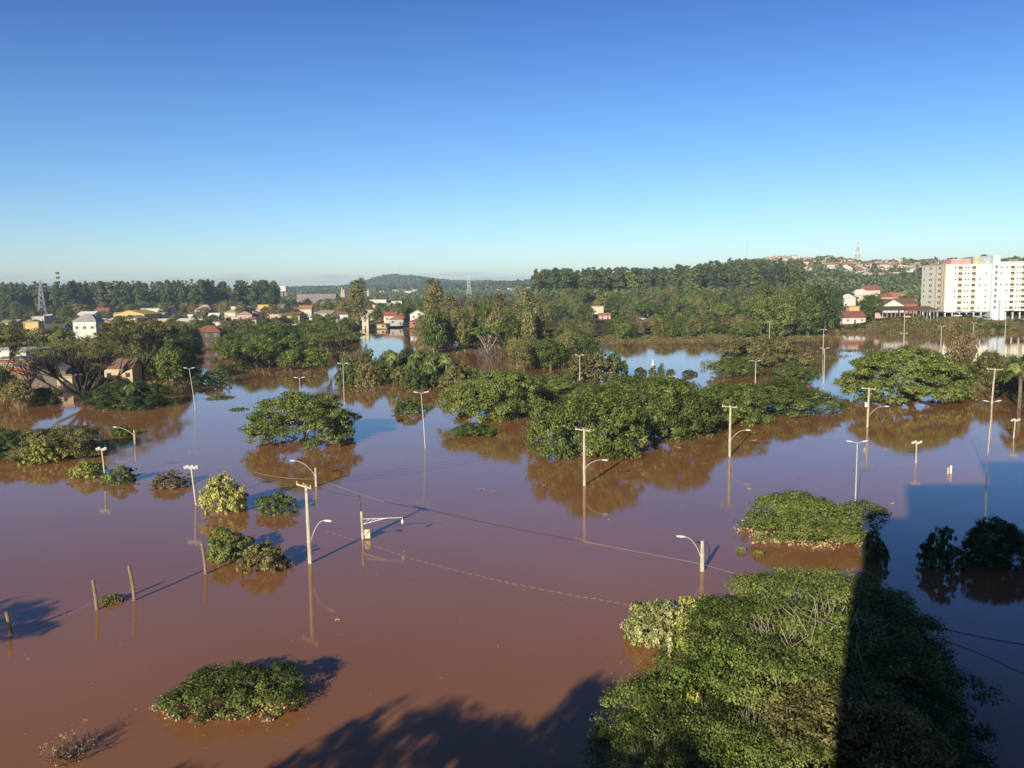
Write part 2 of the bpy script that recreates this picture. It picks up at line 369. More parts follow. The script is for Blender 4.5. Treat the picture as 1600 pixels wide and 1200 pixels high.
def dome(key, R, H, seed, leafmat_, leaf, ncl, per, nl=10, ratio=1.0, bark='grey', fringe=False, cr=None, core=.2, twigs=14):
    rng = np.random.RandomState(seed); lobes = [(0, 0, 0, R * .80, R * .80 * ratio, H * .78)]
    for i in range(nl):
        t = 2 * PI * (i + rng.uniform(-.3, .3)) / nl; rr = rng.uniform(.42, .78) * R; s = rng.uniform(.24, .40) * R
        z = H * rng.uniform(.25, .78) * math.sqrt(max(0.05, 1 - (rr / R) ** 2))
        lobes.append((rr * math.cos(t), rr * math.sin(t) * ratio, z, s, s, min(s * .75, H * .4)))
    for i in range(nl // 2):
        t = rng.uniform(0, 6.28); rr = rng.uniform(0, .4) * R; s = rng.uniform(.25, .36) * R
        lobes.append((rr * math.cos(t), rr * math.sin(t) * ratio, H * rng.uniform(.6, .74), s, s, H * .3))
    for i in range(9):
        t = rng.uniform(0, 6.28); rr = rng.uniform(.80, .98) * R; sz = rng.uniform(.09, .17) * R
        lobes.append((rr * math.cos(t), rr * math.sin(t) * ratio, H * rng.uniform(.08, .55) * math.sqrt(max(.1, 1.1 - (rr / R) ** 2)), sz, sz, sz * .6))
    P, N, S, T, C, rg = crown_pts(lobes, ncl, per, cr or R * .10, seed, leaf, zmin=0, core=core, lead=2.2)
    cm = leaf_mesh(key + '_crown', P, N, S, T, LF[leafmat_], rg)
    tg = C[rg.choice(len(C), min(twigs, len(C)), replace=False)]
    tm = limbs((0, 0, -1.2), tg, R * .035 + .08, rg, 5).mesh(key + '_trunk', BARK[bark])
    extra = None
    if fringe:
        n = int(R * 420); t = rng.uniform(0, 2 * PI, n); kk = rng.uniform(.90, 1.0, n)
        P = C[(C[:, 2] < H * .22)]
        if len(P) > 3:
            P = P[rng.choice(len(P), n)] + rng.normal(0, R * .05, (n, 3)); P[:, 2] = rng.uniform(0.02, .35, n)
            P[:, :2] *= rng.uniform(1.0, 1.05, (n, 1))
            fm = leaf_mesh(key + '_fringe', P, norm(rng.normal(size=(n, 3)) + [0, -.3, .5]), np.full(n, leaf * 1.25), rng.normal(.6, .2, n), LF['dead'], rng)
            extra = [('dead_leaves', fm)]
    proto(key, cm, tm, R, H, extra=extra)
def umbrella(key, R, H, seed, leafmat_, leaf, ncl, per, pads=26, z0=0.35, bark='grey', padr=.26, r0=None, fork=.35, base_z=-1.2, padflat=.35, nfork=6, cr=None, domed=False, gap=None):
    rng = np.random.RandomState(seed); lobes = []
    for i in range(pads):
        rr = math.sqrt((i + .5) / pads) * R * .82; t = i * 2.39996 + rng.uniform(-.25, .25); s = padr * R * rng.uniform(.7, 1.25)
        dz = max(0, 1 - (rr / (R * (.83 if domed else 1))) ** 2); z = H * (z0 + (0.88 - z0) * dz ** (.5 if domed else .6)) + rng.uniform(-.07, .05) * H
        lobes.append((rr * math.cos(t), rr * math.sin(t), z, s, s, s * padflat))
    for i in range(18 if domed else 0):
        t = 2 * PI * i / 18 + rng.uniform(-.12, .12)
        if gap and abs((t - gap + PI) % (2 * PI) - PI) < .5: continue
        rr = R * rng.uniform(.68, .84); s = padr * R * rng.uniform(.6, .85)
        lobes.append((rr * math.cos(t), rr * math.sin(t), H * rng.uniform(.04, .22), s, s, s * .7))
    P, N, S, T, C, rg = crown_pts(lobes, ncl, per, cr or R * .075, seed, leaf, zmin=0.0, core=.25, flat=.45, low=-.15)
    cm = leaf_mesh(key + '_crown', P, N, S, T, LF[leafmat_], rg)
    tg = np.array([l[:3] for l in lobes]); extra_t = C[rg.choice(len(C), min(len(C), pads * 2), replace=False)]
    tm = limbs((0, 0, base_z), np.concatenate([tg, extra_t]), r0 or R * .045, rg, nfork, fork=fork).mesh(key + '_trunk', BARK[bark])
    proto(key, cm, tm, R, H)
def tall(key, R, H, seed, leafmat_, leaf, ncl, per, z0=.35, bark='pale', shape='ovate', nl=12, lean=0.0, cr=None):
    rng = np.random.RandomState(seed); lobes = []
    for i in range(nl):
        f = (i + .5) / nl; z = H * (z0 + (0.93 - z0) * f)
        pr = {'ovate': math.sin(PI * min(1, .22 + f * .68)), 'column': .75 + .3 * math.sin(PI * f), 'cone': 1.05 - .85 * f}[shape]
        t = i * 2.4 + rng.uniform(-.5, .5); rr = R * pr * rng.uniform(.2, .55); s = R * pr * rng.uniform(.42, .66)
        lobes.append((rr * math.cos(t), rr * math.sin(t), z, s, s, s * rng.uniform(.8, 1.2)))
    P, N, S, T, C, rg = crown_pts(lobes, ncl, per, cr or R * .24, seed, leaf, core=.2, flat=.8, low=-.6)
    cm = leaf_mesh(key + '_crown', P, N, S, T, LF[leafmat_], rg)
    b = MB(); b.tube([(0, 0, -1), (rng.normal(0, .1), rng.normal(0, .1), H * .4), (rng.normal(0, .2), rng.normal(0, .2), H * .85)], [R * .085, R * .06, R * .02], 6)
    for c in C[rg.choice(len(C), min(14, len(C)), replace=False)]:
        b.tube([(0, 0, max(H * .2, c[2] * .8 - R * .3)), c * np.array([.5, .5, .92]), c], [R * .03, R * .02, R * .008], 3, cap=False)
    proto(key, cm, b.mesh(key + '_trunk', BARK[bark]), R, H)
def palm(key, R, H, seed, leafmat_='palm', fr=16, trunk=True, leafw=.10):
    rng = np.random.RandomState(seed); V = []; T = []
    for i in range(fr):
        t = i * 2.4 + rng.uniform(-.2, .2); el = rng.uniform(.1, 1.25); Lf = R * rng.uniform(.85, 1.1); pts = []
        for j in range(9):
            s = j / 8; r = Lf * s * math.cos(el) * (1 - .1 * s) + .02; z = Lf * (s * math.sin(el) - s * s * rng.uniform(.75, .95))
            pts.append(np.array([r * math.cos(t), r * math.sin(t), H + z]))
        side = np.array([-math.sin(t), math.cos(t), 0]); tt = rng.normal(.5, .15)
        for j in range(1, 9):
            for q in (0, .5):
                p = pts[j - 1] * (1 - q) + pts[j] * q; wl = R * .26 * math.sin(PI * min(.95, (j - 1 + q) / 8 * .8 + .2)); al = norm(pts[j] - pts[j - 1])
                for sg in (-1, 1):
                    e_ = p + side * sg * wl + al * wl * .5 - np.array([0, 0, wl * .45]); ww = al * R * leafw * .5
                    V += [p - ww, p + ww, e_ + ww * .2, e_ - ww * .2]; T += [tt + rng.normal(0, .1)] * 4
    V = np.array(V); cm = np_mesh(key + '_crown', V, np.arange(len(V)).reshape(-1, 4), LF[leafmat_], np.array(T))
    tm = None
    if trunk:
        b = MB(); b.tube([(0, 0, -1), (.05, 0, H * .5), (0, 0, H)], [R * .09, R * .075, R * .08], 7); tm = b.mesh(key + '_trunk', BARK['grey'])
    proto(key, cm, tm, R, H + R * .4)
def twiggy(key, R, H, seed, bark='pale', n=60, leaves=0, leafmat_='dead', leaf=.12, up=.6):
    rng = np.random.RandomState(seed); b = MB(); tips = []
    for i in range(n):
        t = rng.uniform(0, 6.28); a = rng.uniform(0, 1) ** .7 * R; st = np.array([rng.normal(0, R * .25), rng.normal(0, R * .25), -.3])
        tip = np.array([a * math.cos(t), a * math.sin(t), H * rng.uniform(up, 1) * (1 - .45 * (a / R) ** 2)]); mid = (st + tip) / 2 + rng.normal(0, R * .05, 3); mid[2] += H * .08
        r = R * .010 + .012
        b.tube([st, mid, tip], [r, r * .7, r * .3], 3, cap=False); tips.append(tip)
        for k in range(2):
            t2 = tip + rng.normal(0, R * .16, 3) + [0, 0, H * .05]; b.tube([mid * .5 + tip * .5, t2], [r * .5, r * .2], 3, cap=False); tips.append(t2)
    cm = b.mesh(key + '_branches', BARK[bark])
    ex = None
    if leaves:
        tp = np.array(tips)[rng.choice(len(tips), leaves)] + rng.normal(0, R * .06, (leaves, 3)); tp[:, 2] = np.abs(tp[:, 2])
        ex = leaf_mesh(key + '_leaves', tp, norm(rng.normal(size=(leaves, 3)) + [0, 0, .4]), np.full(leaves, leaf), rng.normal(.5, .2, leaves), LF[leafmat_], rng)
    PROTO[key] = (cm, None, R, H, [('leaves', ex)] if ex else None)
# ------------------------------------------------------------------ building materials
WALL = {k: mat('wall_' + k, c, tuple(v * .86 for v in c), .6, .9) for k, c in dict(
    white=(.66, .63, .57), cream=(.64, .56, .41), yellow=(.62, .46, .18), brick=(.42, .17, .09), oldbrick=(.27, .12, .075), shade=(.16, .13, .11), grey=(.45, .44, .42), pink=(.66, .42, .36),
    dark=(.10, .08, .07), tan=(.55, .42, .27)).items()}
ROOF = {k: mat('roof_' + k, c, tuple(v * .8 for v in c), .5, .85) for k, c in dict(
    red=(.30, .115, .08), orange=(.40, .19, .115), grey=(.36, .34, .32), brown=(.22, .13, .09), white=(.72, .70, .66), yellow=(.80, .52, .04), dark=(.12, .10, .09), tan=(.50, .38, .26)).items()}
GLASS = mat('window_glass', (.045, .055, .065), (.03, .035, .045), 2, .12, spec=.6)
FRAME = mat('window_frame_paint', (.62, .60, .55), None, 2, .6)
DOORM = mat('door_wood', (.16, .09, .05), None, 3, .6)
CONC = mat('concrete', (.46, .42, .35), (.30, .27, .22), 2.2, .9, bump=.3, stretch=(1, 1, .35))
BIGAPT = mat('apartment_cream_render', (.84, .80, .65), (.78, .74, .60), .25, .85)
_MC = {}
def shared(key, fn):
    if key not in _MC: _MC[key] = fn()
    return _MC[key]
def window_parts(par, spots, w_, h_, face='front', sub=True, depth=.10):
    """spots: (x, y, z) centres in the parent's frame on a -Y face (or -X face)"""
    k = (w_, h_, face)
    def fr():
        b = MB(); t = .09
        for x0, x1, z0, z1 in ((-w_ / 2, w_ / 2, h_ / 2 - t, h_ / 2), (-w_ / 2, w_ / 2, -h_ / 2, -h_ / 2 + t), (-w_ / 2, -w_ / 2 + t, -h_ / 2 + t, h_ / 2 - t), (w_ / 2 - t, w_ / 2, -h_ / 2 + t, h_ / 2 - t), (-t / 2, t / 2, -h_ / 2 + t, h_ / 2 - t)):
            if face == 'front': b.box(x0, x1, -.08, .0, z0, z1)
            else: b.box(-.08, .0, x0, x1, z0, z1)
        return b.mesh('window', FRAME)
    def pn():
        b = MB()
        if face == 'front': b.box(-w_ / 2 + .02, w_ / 2 - .02, -.035, .01, -h_ / 2 + .02, h_ / 2 - .02)
        else: b.box(-.035, .01, -w_ / 2 + .02, w_ / 2 - .02, -h_ / 2 + .02, h_ / 2 - .02)
        return b.mesh('pane', GLASS)
    fm = shared(('f',) + k, fr); pm = shared(('p',) + k, pn)
    for s in spots:
        f = link('window', fm if sub else pm, par, s)
        if sub: link('pane', pm, f)
def roof_mesh(kind, w_, d, h, rise, m, ov=.45, th=.16):
    b = MB(); x, y = w_ / 2 + ov, d / 2 + ov
    if kind == 'flat': b.box(-x, x, -y, y, h + .003, h + .28)
    elif kind == 'mono':
        b.poly([(-x, -y, h), (x, -y, h), (x, y, h + rise), (-x, y, h + rise)], True); b.poly([(-x, -y, h + th), (x, -y, h + th), (x, y, h + rise + th), (-x, y, h + rise + th)])
        b.poly([(-x, -y, h), (x, -y, h), (x, -y, h + th), (-x, -y, h + th)]); b.poly([(-x, -y, h), (-x, -y, h + th), (-x, y, h + rise + th), (-x, y, h + rise)]); b.poly([(x, -y, h), (x, y, h + rise), (x, y, h + rise + th), (x, -y, h + th)])
    elif kind == 'gable':      # ridge along x
        P = [(-x, -y, h - .1), (x, -y, h - .1), (x, 0, h + rise), (-x, 0, h + rise), (x, y, h - .1), (-x, y, h - .1)]
        Q = [(p[0], p[1], p[2] + th) for p in P]
        for A, fl in ((P, True), (Q, False)):
            b.poly([A[0], A[1], A[2], A[3]], fl); b.poly([A[3], A[2], A[4], A[5]], fl)
        for i, j in ((0, 1), (1, 2), (2, 4), (4, 5), (5, 3), (3, 0)): b.poly([P[i], P[j], Q[j], Q[i]])
    elif kind == 'front':      # gable facing the viewer, ridge along y
        P = [(-x, -y, h - .1), (0, -y, h + rise), (0, y, h + rise), (-x, y, h - .1), (x, -y, h - .1), (x, y, h - .1)]
        Q = [(p[0], p[1], p[2] + th) for p in P]
        for A, fl in ((P, False), (Q, True)):
            b.poly([A[0], A[1], A[2], A[3]], fl); b.poly([A[1], A[4], A[5], A[2]], fl)
        for i, j in ((0, 1), (1, 4), (4, 5), (5, 2), (2, 3), (3, 0)): b.poly([P[i], P[j], Q[j], Q[i]])
    else:                      # hip
        r = min(x, y) * .9; B = [(-x, -y, h - .1), (x, -y, h - .1), (x, y, h - .1), (-x, y, h - .1)]; T = [(-x + r, 0, h + rise), (x - r, 0, h + rise)]
        if x - r < .3: T = [(-.2, 0, h + rise), (.2, 0, h + rise)]
        b.poly([B[0], B[1], T[1], T[0]]); b.poly([B[1], B[2], T[1]]); b.poly([B[2], B[3], T[0], T[1]]); b.poly([B[3], B[0], T[0]]); b.poly(B, True)
    return b.mesh('roof', m)
def house(loc, w_, d, h, rz, wall, roof, kind, rise, label, group=None, cols=3, rows=1, name='house', sub=False, cat='house', door=True, base=-1.0):
    e = empty(name, loc, rz, label, cat, group)
    b = MB(); b.box(-w_ / 2, w_ / 2, -d / 2, d / 2, base, h)
    if kind == 'gable':
        for s in (-1, 1): b.poly([(s * w_ / 2, -d / 2, h), (s * w_ / 2, d / 2, h), (s * w_ / 2, 0, h + rise * d / (d + .9))], s < 0)
    if kind == 'front':
        for s in (-1, 1): b.poly([(-w_ / 2, s * d / 2, h), (w_ / 2, s * d / 2, h), (0, s * d / 2, h + rise * w_ / (w_ + .9))], s > 0)
    if kind == 'mono': b.poly([(-w_ / 2, d / 2, h), (w_ / 2, d / 2, h), (w_ / 2, d / 2, h + rise * .95), (-w_ / 2, d / 2, h + rise * .95)])
    b.obj('wall', WALL[wall], e)
    link('roof', roof_mesh(kind, w_, d, h, rise, ROOF[roof]), e)
    fh = h / rows; ww = 1.2 if w_ > 6 else .9
    spots = []
    for r in range(rows):
        for c in range(cols):
            x = -w_ / 2 + (c + .5) * w_ / cols
            if door and r == 0 and c == cols // 2: continue
            spots.append((x, -d / 2 - .002, r * fh + fh * .58))
    window_parts(e, spots, ww, 1.1, 'front', sub)
    if cols > 1: window_parts(e, [(-w_ / 2 - .002, 0, fh * (r + .58)) for r in range(rows)], ww, 1.1, 'side', sub)
    if door:
        dm = shared(('door',), lambda: MB().box(-.45, .45, -.06, 0, 0, 2.1).mesh('door', DOORM))
        link('door', dm, e, (-w_ / 2 + (cols // 2 + .5) * w_ / cols, -d / 2 - .002, 0.02))
    return e
def hpx(x0, x1, yb, yt, D, wall, roof, kind, label, rise=.35, depth=None, rz=0.0, cols=3, rows=1, zb=None, **kw):
    """house whose front spans photo columns x0..x1 at distance D; yt = roof top row"""
    a = at((x0 + x1) / 2, D); w_ = (x1 - x0) / FPX * D
    zb = max(tz(a[0], D), 0) if zb is None else zb
    d = depth or min(w_ * .8, 11)
    ztop = top_h(a + np.array([0, d / 2, 0]), yt) - zb
    rs = 0 if kind == 'flat' else min(ztop * rise, w_ * .3)
    return house((a[0], D + d / 2, zb), w_, d, max(2.2, ztop - rs - (.28 if kind == 'flat' else .1)), rz, wall, roof, kind, max(rs, .5), label, cols=cols, rows=rows, **kw)
# ------------------------------------------------------------------ white apartment blocks on the right bank
def apartment():
    YF, X0, X1, ZG, ZB, ZT = 430.0, 216.6, 238.9, 5.6, 8.6, 31.6
    e = empty('apartment_building', (X0, YF, ZG), 0, 'cream white apartment block on columns with pink and grey roof boxes', 'apartment building')
    W_, D_ = X1 - X0, 25.0; fl = (ZT - ZB) / 8
    MB().box(0, W_, 0, D_, ZB - ZG, ZT - ZG).obj('wall', BIGAPT, e)
    MB().box(-.15, W_ - .01, -.15, D_ + .15, ZT - ZG + .002, ZT - ZG + .5).obj('parapet', WALL['white'], e)
    MB().box(.4, W_, .4, D_, ZB - ZG - .5, ZB - ZG - .003).obj('floor_slab', WALL['grey'], e)
    cm = MB().box(-.28, .28, -.28, .28, -1.5, ZB - ZG - .51).mesh('column', WALL['white'])
    for x in np.arange(.8, W_, 3.6):
        for y in (.9, 8.5, 16.5, 24): link('column', cm, e, (x, y, 0))
    rng = random.Random(3)
    def zc(r): return ZB - ZG + fl * (r + .55)
    for r in range(8):
        for x, big in ((4.8, 0), (7.2, 1), (9.8, 0), (11.3, 0), (13.9, 1), (17.0, 0), (20.2, 0)):
            if not big and x in (4.8, 17.0, 20.2) and rng.random() < .45: continue
            window_parts(e, [(x, -.003, zc(r))], 2.0 if big else .9, 1.5 if big else .7, 'front', sub=big)
            if big:
                gm = shared('bal', lambda: (lambda b: ([b.box(-1.1 + i * .3, -1.06 + i * .3, -.62, -.58, 0, 1.0) for i in range(8)], b.box(-1.12, 1.12, -.64, -.56, .95, 1.02), b.box(-1.12, 1.12, -.66, 0, -.12, 0), b)[-1])(MB()).mesh('balcony', mat('balcony_ochre', (.60, .50, .34))))
                if rng.random() < .8: link('balcony', gm, e, (x, -.006, zc(r) - 1.25))
        for y in (5.4, 6.8, 14.5, 16.2, 22.5):
            if y == 22.5 and rng.random() < .5: continue
            window_parts(e, [(-.003, y, zc(r))], .9, 1.2, 'side', sub=False)
    sm = MB().box(-.12, 0, -.5, .5, 0, ZT - ZB).mesh('pilaster', WALL['tan'])
    for y in (1.6, 3.6, 9.5): link('pilaster', sm, e, (-.004, y, ZB - ZG))
    BL = mat('stair_tower_blue_grey', (.56, .63, .66), (.50, .58, .62), .4, .4)
    MB().box(W_ + .01, W_ + 3.7, -1.6, 9, -1.5, 36.2 - ZG).obj('stair_tower', BL, e)
    window_parts(e, [(W_ + 1.9, -1.604, zc(r) + .3) for r in range(8)], 1.1, 1.5, 'front', sub=True)
    MB().box(W_ - 8.4, W_, 1.2, 9, ZT - ZG + .51, 35.7 - ZG).obj('roof_box', mat('roof_box_grey', (.42, .47, .46)), e)
    MB().box(W_ - 7.9, W_ - 5.6, 1.05, 1.19, ZT - ZG + .51, 35.6 - ZG).obj('roof_box_panel', mat('panel_lime', (.52, .54, .26)), e)
    MB().box(W_ - 19.3, W_ - 9.6, 1.2, 9, ZT - ZG + .51, 34.7 - ZG).obj('roof_box', mat('roof_box_pink', (.72, .36, .34)), e)['label'] = 'salmon pink rooftop box'
    MB().box(W_ + 3.75, W_ + 6.2, -3.2, -.2, -1.5, 14.5 - ZG).obj('entrance_block', BL, e)
    # second block
    X2 = X1 + 3.75; W2 = 34.0
    e2 = empty('apartment_building', (X2, YF, ZG), 0, 'second cream apartment block cut off by the right edge behind the blue stair tower', 'apartment building')
    ZT2 = 32.6
    MB().box(0.01, W2, 0, 20, ZB - ZG, ZT2 - ZG).obj('wall', BIGAPT, e2)
    MB().box(-.0, W2 + .1, -.12, 20, ZT2 - ZG + .002, ZT2 - ZG + .5).obj('parapet', WALL['white'], e2)
    for x in np.arange(1.5, W2, 3.6):
        for y in (.9, 8.5): link('column', cm, e2, (x, y, 0))
    for r in range(8):
        for x, big in ((1.6, 0), (4.4, 0), (7.2, 1), (9.6, 0), (11.2, 0), (12.9, 1), (15.8, 0), (18.8, 1), (22, 0), (25, 1), (28, 0), (31, 1)):
            if not big and x in (1.6, 4.4, 15.8) and rng.random() < .5: continue
            window_parts(e2, [(x, -.003, zc(r))], 2.0 if big else .9, 1.5 if big else .7, 'front', sub=big)
            if big and rng.random() < .8: link('balcony', _MC['bal'], e2, (x, -.006, zc(r) - 1.25))
apartment()
# the building the photograph was taken from: only its stepped shadow on the water is seen
e = empty('residential_building', (0, 0, 0), 0, 'tall apartment building behind the viewpoint whose stepped shadow falls on the water', 'apartment building')
b = MB(); b.box(-1.9, 70, -16, -.7, -1.5, 31.4); b.obj('wall', WALL['cream'], e)
b = MB(); b.box(2.2, 70, -15, -.72, 31.42, 36.6); b.obj('roof_storey', WALL['cream'], e)
b = MB(); b.box(11.9, 70, -14, -.74, 36.62, 41.2); b.obj('water_tank_house', WALL['cream'], e)
# ------------------------------------------------------------------ houses
H_ = hpx
H_(-14, 48, 605, 558, 212, 'oldbrick', 'grey', 'flat', 'orange brick two storey house standing in floodwater at the left edge', cols=5, rows=2, sub=True, depth=10)
H_(-40, 44, 560, 545, 228, 'white', 'white', 'flat', 'long pale flat roofed building behind the orange brick house at the left edge', cols=5, depth=14)
H_(49, 104, 605, 562, 211, 'shade', 'dark', 'mono', 'dark open shed beside the orange brick house behind the bare tree', cols=2, door=False, depth=9)
H_(90, 114, 610, 586, 202, 'tan', 'tan', 'flat', 'small tan garage wall seen between the trunks of the bare tree', cols=1, door=False, depth=4)
H_(164, 208, 590, 560, 215, 'tan', 'brown', 'gable', 'tan house half under water right of the big bare tree', cols=3)
H_(41, 62, 520, 502, 400, 'yellow', 'tan', 'flat', 'bright yellow house above the left trees', cols=2)
H_(60, 98, 520, 506, 420, 'grey', 'dark', 'gable', 'low dark roofed house right of the yellow house at left', cols=3)
H_(117, 153, 530, 490, 320, 'white', 'grey', 'hip', 'white two storey house with grey hip roof among the left trees', cols=3, rows=2, sub=True)
H_(149, 169, 490, 481, 700, 'brick', 'red', 'gable', 'small red roofed house behind the white two storey house at left', cols=2)
H_(178, 226, 497, 484, 640, 'yellow', 'yellow', 'front', 'warehouse with a bright yellow roof', cols=3, door=False, depth=30)
H_(221, 263, 488, 481, 720, 'white', 'grey', 'flat', 'long low grey roofed warehouse right of the yellow roof', cols=6, door=False, depth=18)
H_(184, 202, 515, 502, 400, 'white', 'white', 'flat', 'small bluish white house below the yellow warehouse', cols=2)
H_(284, 302, 498, 491, 620, 'white', 'white', 'flat', 'low white wall house left of the round tree above the canal', cols=2)
H_(305, 331, 492, 476, 660, 'cream', 'tan', 'hip', 'cream house with tan hip roof left of centre', cols=3, rows=2)
H_(326, 342, 498, 489, 600, 'white', 'white', 'gable', 'small white gabled house just below the cream house', cols=2)
H_(350, 379, 490, 478, 680, 'white', 'brown', 'flat', 'white long house under the left forest', cols=4)
H_(331, 368, 510, 502, 480, 'white', 'tan', 'flat', 'flat tan roofed building behind the red roofed house in the canal', cols=4, depth=12)
H_(303, 345, 545, 508, 346, 'dark', 'red', 'hip', 'open red roofed house standing at the end of the left water channel', cols=3, rows=2, rise=.28, sub=True)
H_(404, 420, 490, 476, 700, 'yellow', 'yellow', 'flat', 'small ochre house at the foot of the left forest', cols=2)
H_(434, 444, 490, 476, 690, 'grey', 'grey', 'mono', 'narrow grey house between the ochre and the orange house', cols=1)
H_(468, 487, 492, 477, 640, 'cream', 'orange', 'gable', 'house with a bright orange tiled roof in the town', cols=2)
H_(446, 468, 492, 480, 660, 'brick', 'brown', 'gable', 'brown roofed house left of the bright orange roof', cols=2)
H_(500, 552, 485, 470, 820, 'white', 'grey', 'gable', 'wide grey roofed hall in the middle of the town', cols=5, depth=26)
H_(502, 530, 490, 477, 700, 'cream', 'red', 'gable', 'red roofed house in front of the wide grey hall', cols=3)
H_(532, 553, 490, 479, 700, 'cream', 'brown', 'gable', 'brown roofed house right in front of the wide grey hall', cols=2)
H_(478, 493, 520, 505, 470, 'white', 'grey', 'flat', 'small white cube house among trees left of the canal', cols=2)
H_(508, 528, 510, 492, 520, 'white', 'dark', 'gable', 'white house with dark roof left of the street channel', cols=2)
H_(524, 545, 514, 498, 500, 'white', 'grey', 'front', 'white gable fronted house beside the street channel', cols=2)
H_(546, 560, 514, 496, 498, 'yellow', 'orange', 'gable', 'small yellow house behind the flat topped tree', cols=2)
H_(566, 576, 520, 497, 495, 'cream', 'tan', 'flat', 'narrow cream house at the left of the street channel', cols=1, rows=2)
H_(578, 604, 480, 468, 860, 'white', 'white', 'flat', 'long white hall in the distance left of the tall tree', cols=5, depth=20)
H_(612, 628, 477, 470, 900, 'white', 'tan', 'flat', 'small white hall right of the long white hall', cols=3)
H_(584, 600, 498, 486, 600, 'brick', 'brown', 'gable', 'brown roofed house left of the end of the street channel', cols=2)
H_(600, 620, 500, 487, 560, 'cream', 'red', 'gable', 'red roofed cream house facing down the street channel', cols=2)
H_(620, 640, 503, 488, 530, 'brick', 'brown', 'hip', 'dark red brick house at the end of the street channel', cols=2)
H_(641, 664, 515, 484, 512, 'white', 'white', 'front', 'white gabled building right of the street channel', cols=2, rows=2)
H_(640, 668, 520, 497, 506, 'brick', 'red', 'hip', 'low red house in front of the white gabled building', cols=2)
H_(576, 606, 524, 515, 503, 'tan', 'tan', 'flat', 'low tan shed at the waterside of the street channel', cols=2, door=False)
H_(926, 938, 505, 490, 560, 'white', 'white', 'flat', 'white house between trees behind the middle lake', cols=2, rows=2)
H_(937, 954, 508, 489, 550, 'pink', 'orange', 'gable', 'salmon house with orange roof behind the middle lake', cols=2, rows=2, sub=True)
H_(925, 943, 482, 478, 560, 'cream', 'tan', 'flat', 'low cream roof under the right forest', cols=2)
H_(992, 1008, 506, 497, 435, 'white', 'white', 'flat', 'small white pavilion among bushes behind the middle lake', cols=2)
H_(1316, 1336, 480, 459, 560, 'white', 'white', 'hip', 'white roofed house left of the leafy tree near the white apartments', cols=2)
H_(1290, 1316, 478, 463, 640, 'white', 'tan', 'gable', 'pale house at the edge of the right forest', cols=3)
H_(1332, 1362, 470, 452, 700, 'cream', 'white', 'hip', 'cream house with pale roof on the right slope', cols=3, rows=1)
H_(1350, 1374, 464, 446, 760, 'cream', 'red', 'gable', 'house with a tall red roof on the right slope', cols=2, rows=2)
H_(1392, 1414, 474, 457, 640, 'tan', 'orange', 'gable', 'orange roofed house left of the white apartments', cols=3)
H_(1376, 1392, 480, 459, 620, 'pink', 'red', 'gable', 'narrow reddish house left of the orange roofed house', cols=2)
H_(1410, 1426, 478, 461, 630, 'cream', 'tan', 'gable', 'cream gabled house touching the white apartments', cols=2)
H_(1326, 1342, 492, 478, 450, 'yellow', 'tan', 'flat', 'small yellow house on the right bank', cols=2)
H_(1308, 1352, 505, 486, 438, 'white', 'red', 'gable', 'low red roofed house at the waterline of the right bank', cols=4, sub=True, rise=.5)
H_(1378, 1412, 487, 467, 470, 'white', 'brown', 'front', 'white gabled hall with brown roof behind the open sheds', cols=2, rise=.5, depth=20)
H_(1405, 1432, 487, 466, 478, 'brick', 'brown', 'gable', 'brown roofed hall left of the white apartments', cols=2, rise=.5, depth=14)
_rt = random.Random(8); _pl = []
for i in range(400):
    if len(_pl) >= 54: break
    px_ = _rt.uniform(-10, 556) if _rt.random() < .75 else _rt.uniform(560, 640); D = _rt.uniform(520, 860); a = at(px_, D)
    if any(abs(a[0] - q[0]) < 11 and abs(D - q[1]) < 16 for q in _pl): continue
    _pl.append((a[0], D)); W_ = _rt.uniform(8, 15); wl = _rt.choice(['white', 'cream', 'tan', 'grey', 'brick', 'pink']); rf = _rt.choice(['red', 'brown', 'grey', 'tan', 'orange', 'white']); kd = _rt.choice(['gable', 'hip', 'flat', 'front', 'mono'])
    if kd in ('flat', 'mono'): rf = _rt.choice(['grey', 'white', 'tan'])
    house((a[0], D, max(0, tz(a[0], D))), W_, 8, _rt.choice([3.4, 3.8, 6]), _rt.uniform(-.5, .5), wl, rf, kd, 1.9, '%s house with %s %s roof half hidden in the %s part of the left town' % (wl, rf, kd, 'near' if D < 640 else ('middle' if D < 750 else 'far')), 'half hidden houses of the left town', cols=3, name='town_house')
# open sheds on posts beside the apartments
def shed(x0, x1, D, zt, depth, roofm, label):
    a = at((x0 + x1) / 2, D); W_ = (x1 - x0) / FPX * D; zg = tz(a[0], D)
    e = empty('open_shed', (a[0], D, zg), 0, label, 'shed')
    link('roof', roof_mesh('mono', W_, depth, zt - zg, 1.8, ROOF[roofm]), e)
    pm = MB().box(-.12, .12, -.12, .12, -1, zt - zg).mesh('post', WALL['grey'])
    for i in range(8):
        for y in (-depth / 2 + .2,): link('post', pm, e, (-W_ / 2 + .3 + i * (W_ - .6) / 7, y, 0))
    MB().box(-W_ / 2, W_ / 2, depth / 2 - .3, depth / 2, -1, 1.8).obj('back_wall', WALL['pink'], e)
shed(1372, 1420, 440, 9.3, 9, 'dark', 'long open shed with dark roof on posts on the right bank')
shed(1418, 1457, 424, 9.6, 10, 'brown', 'open shed with brown roof in front of the white apartments')
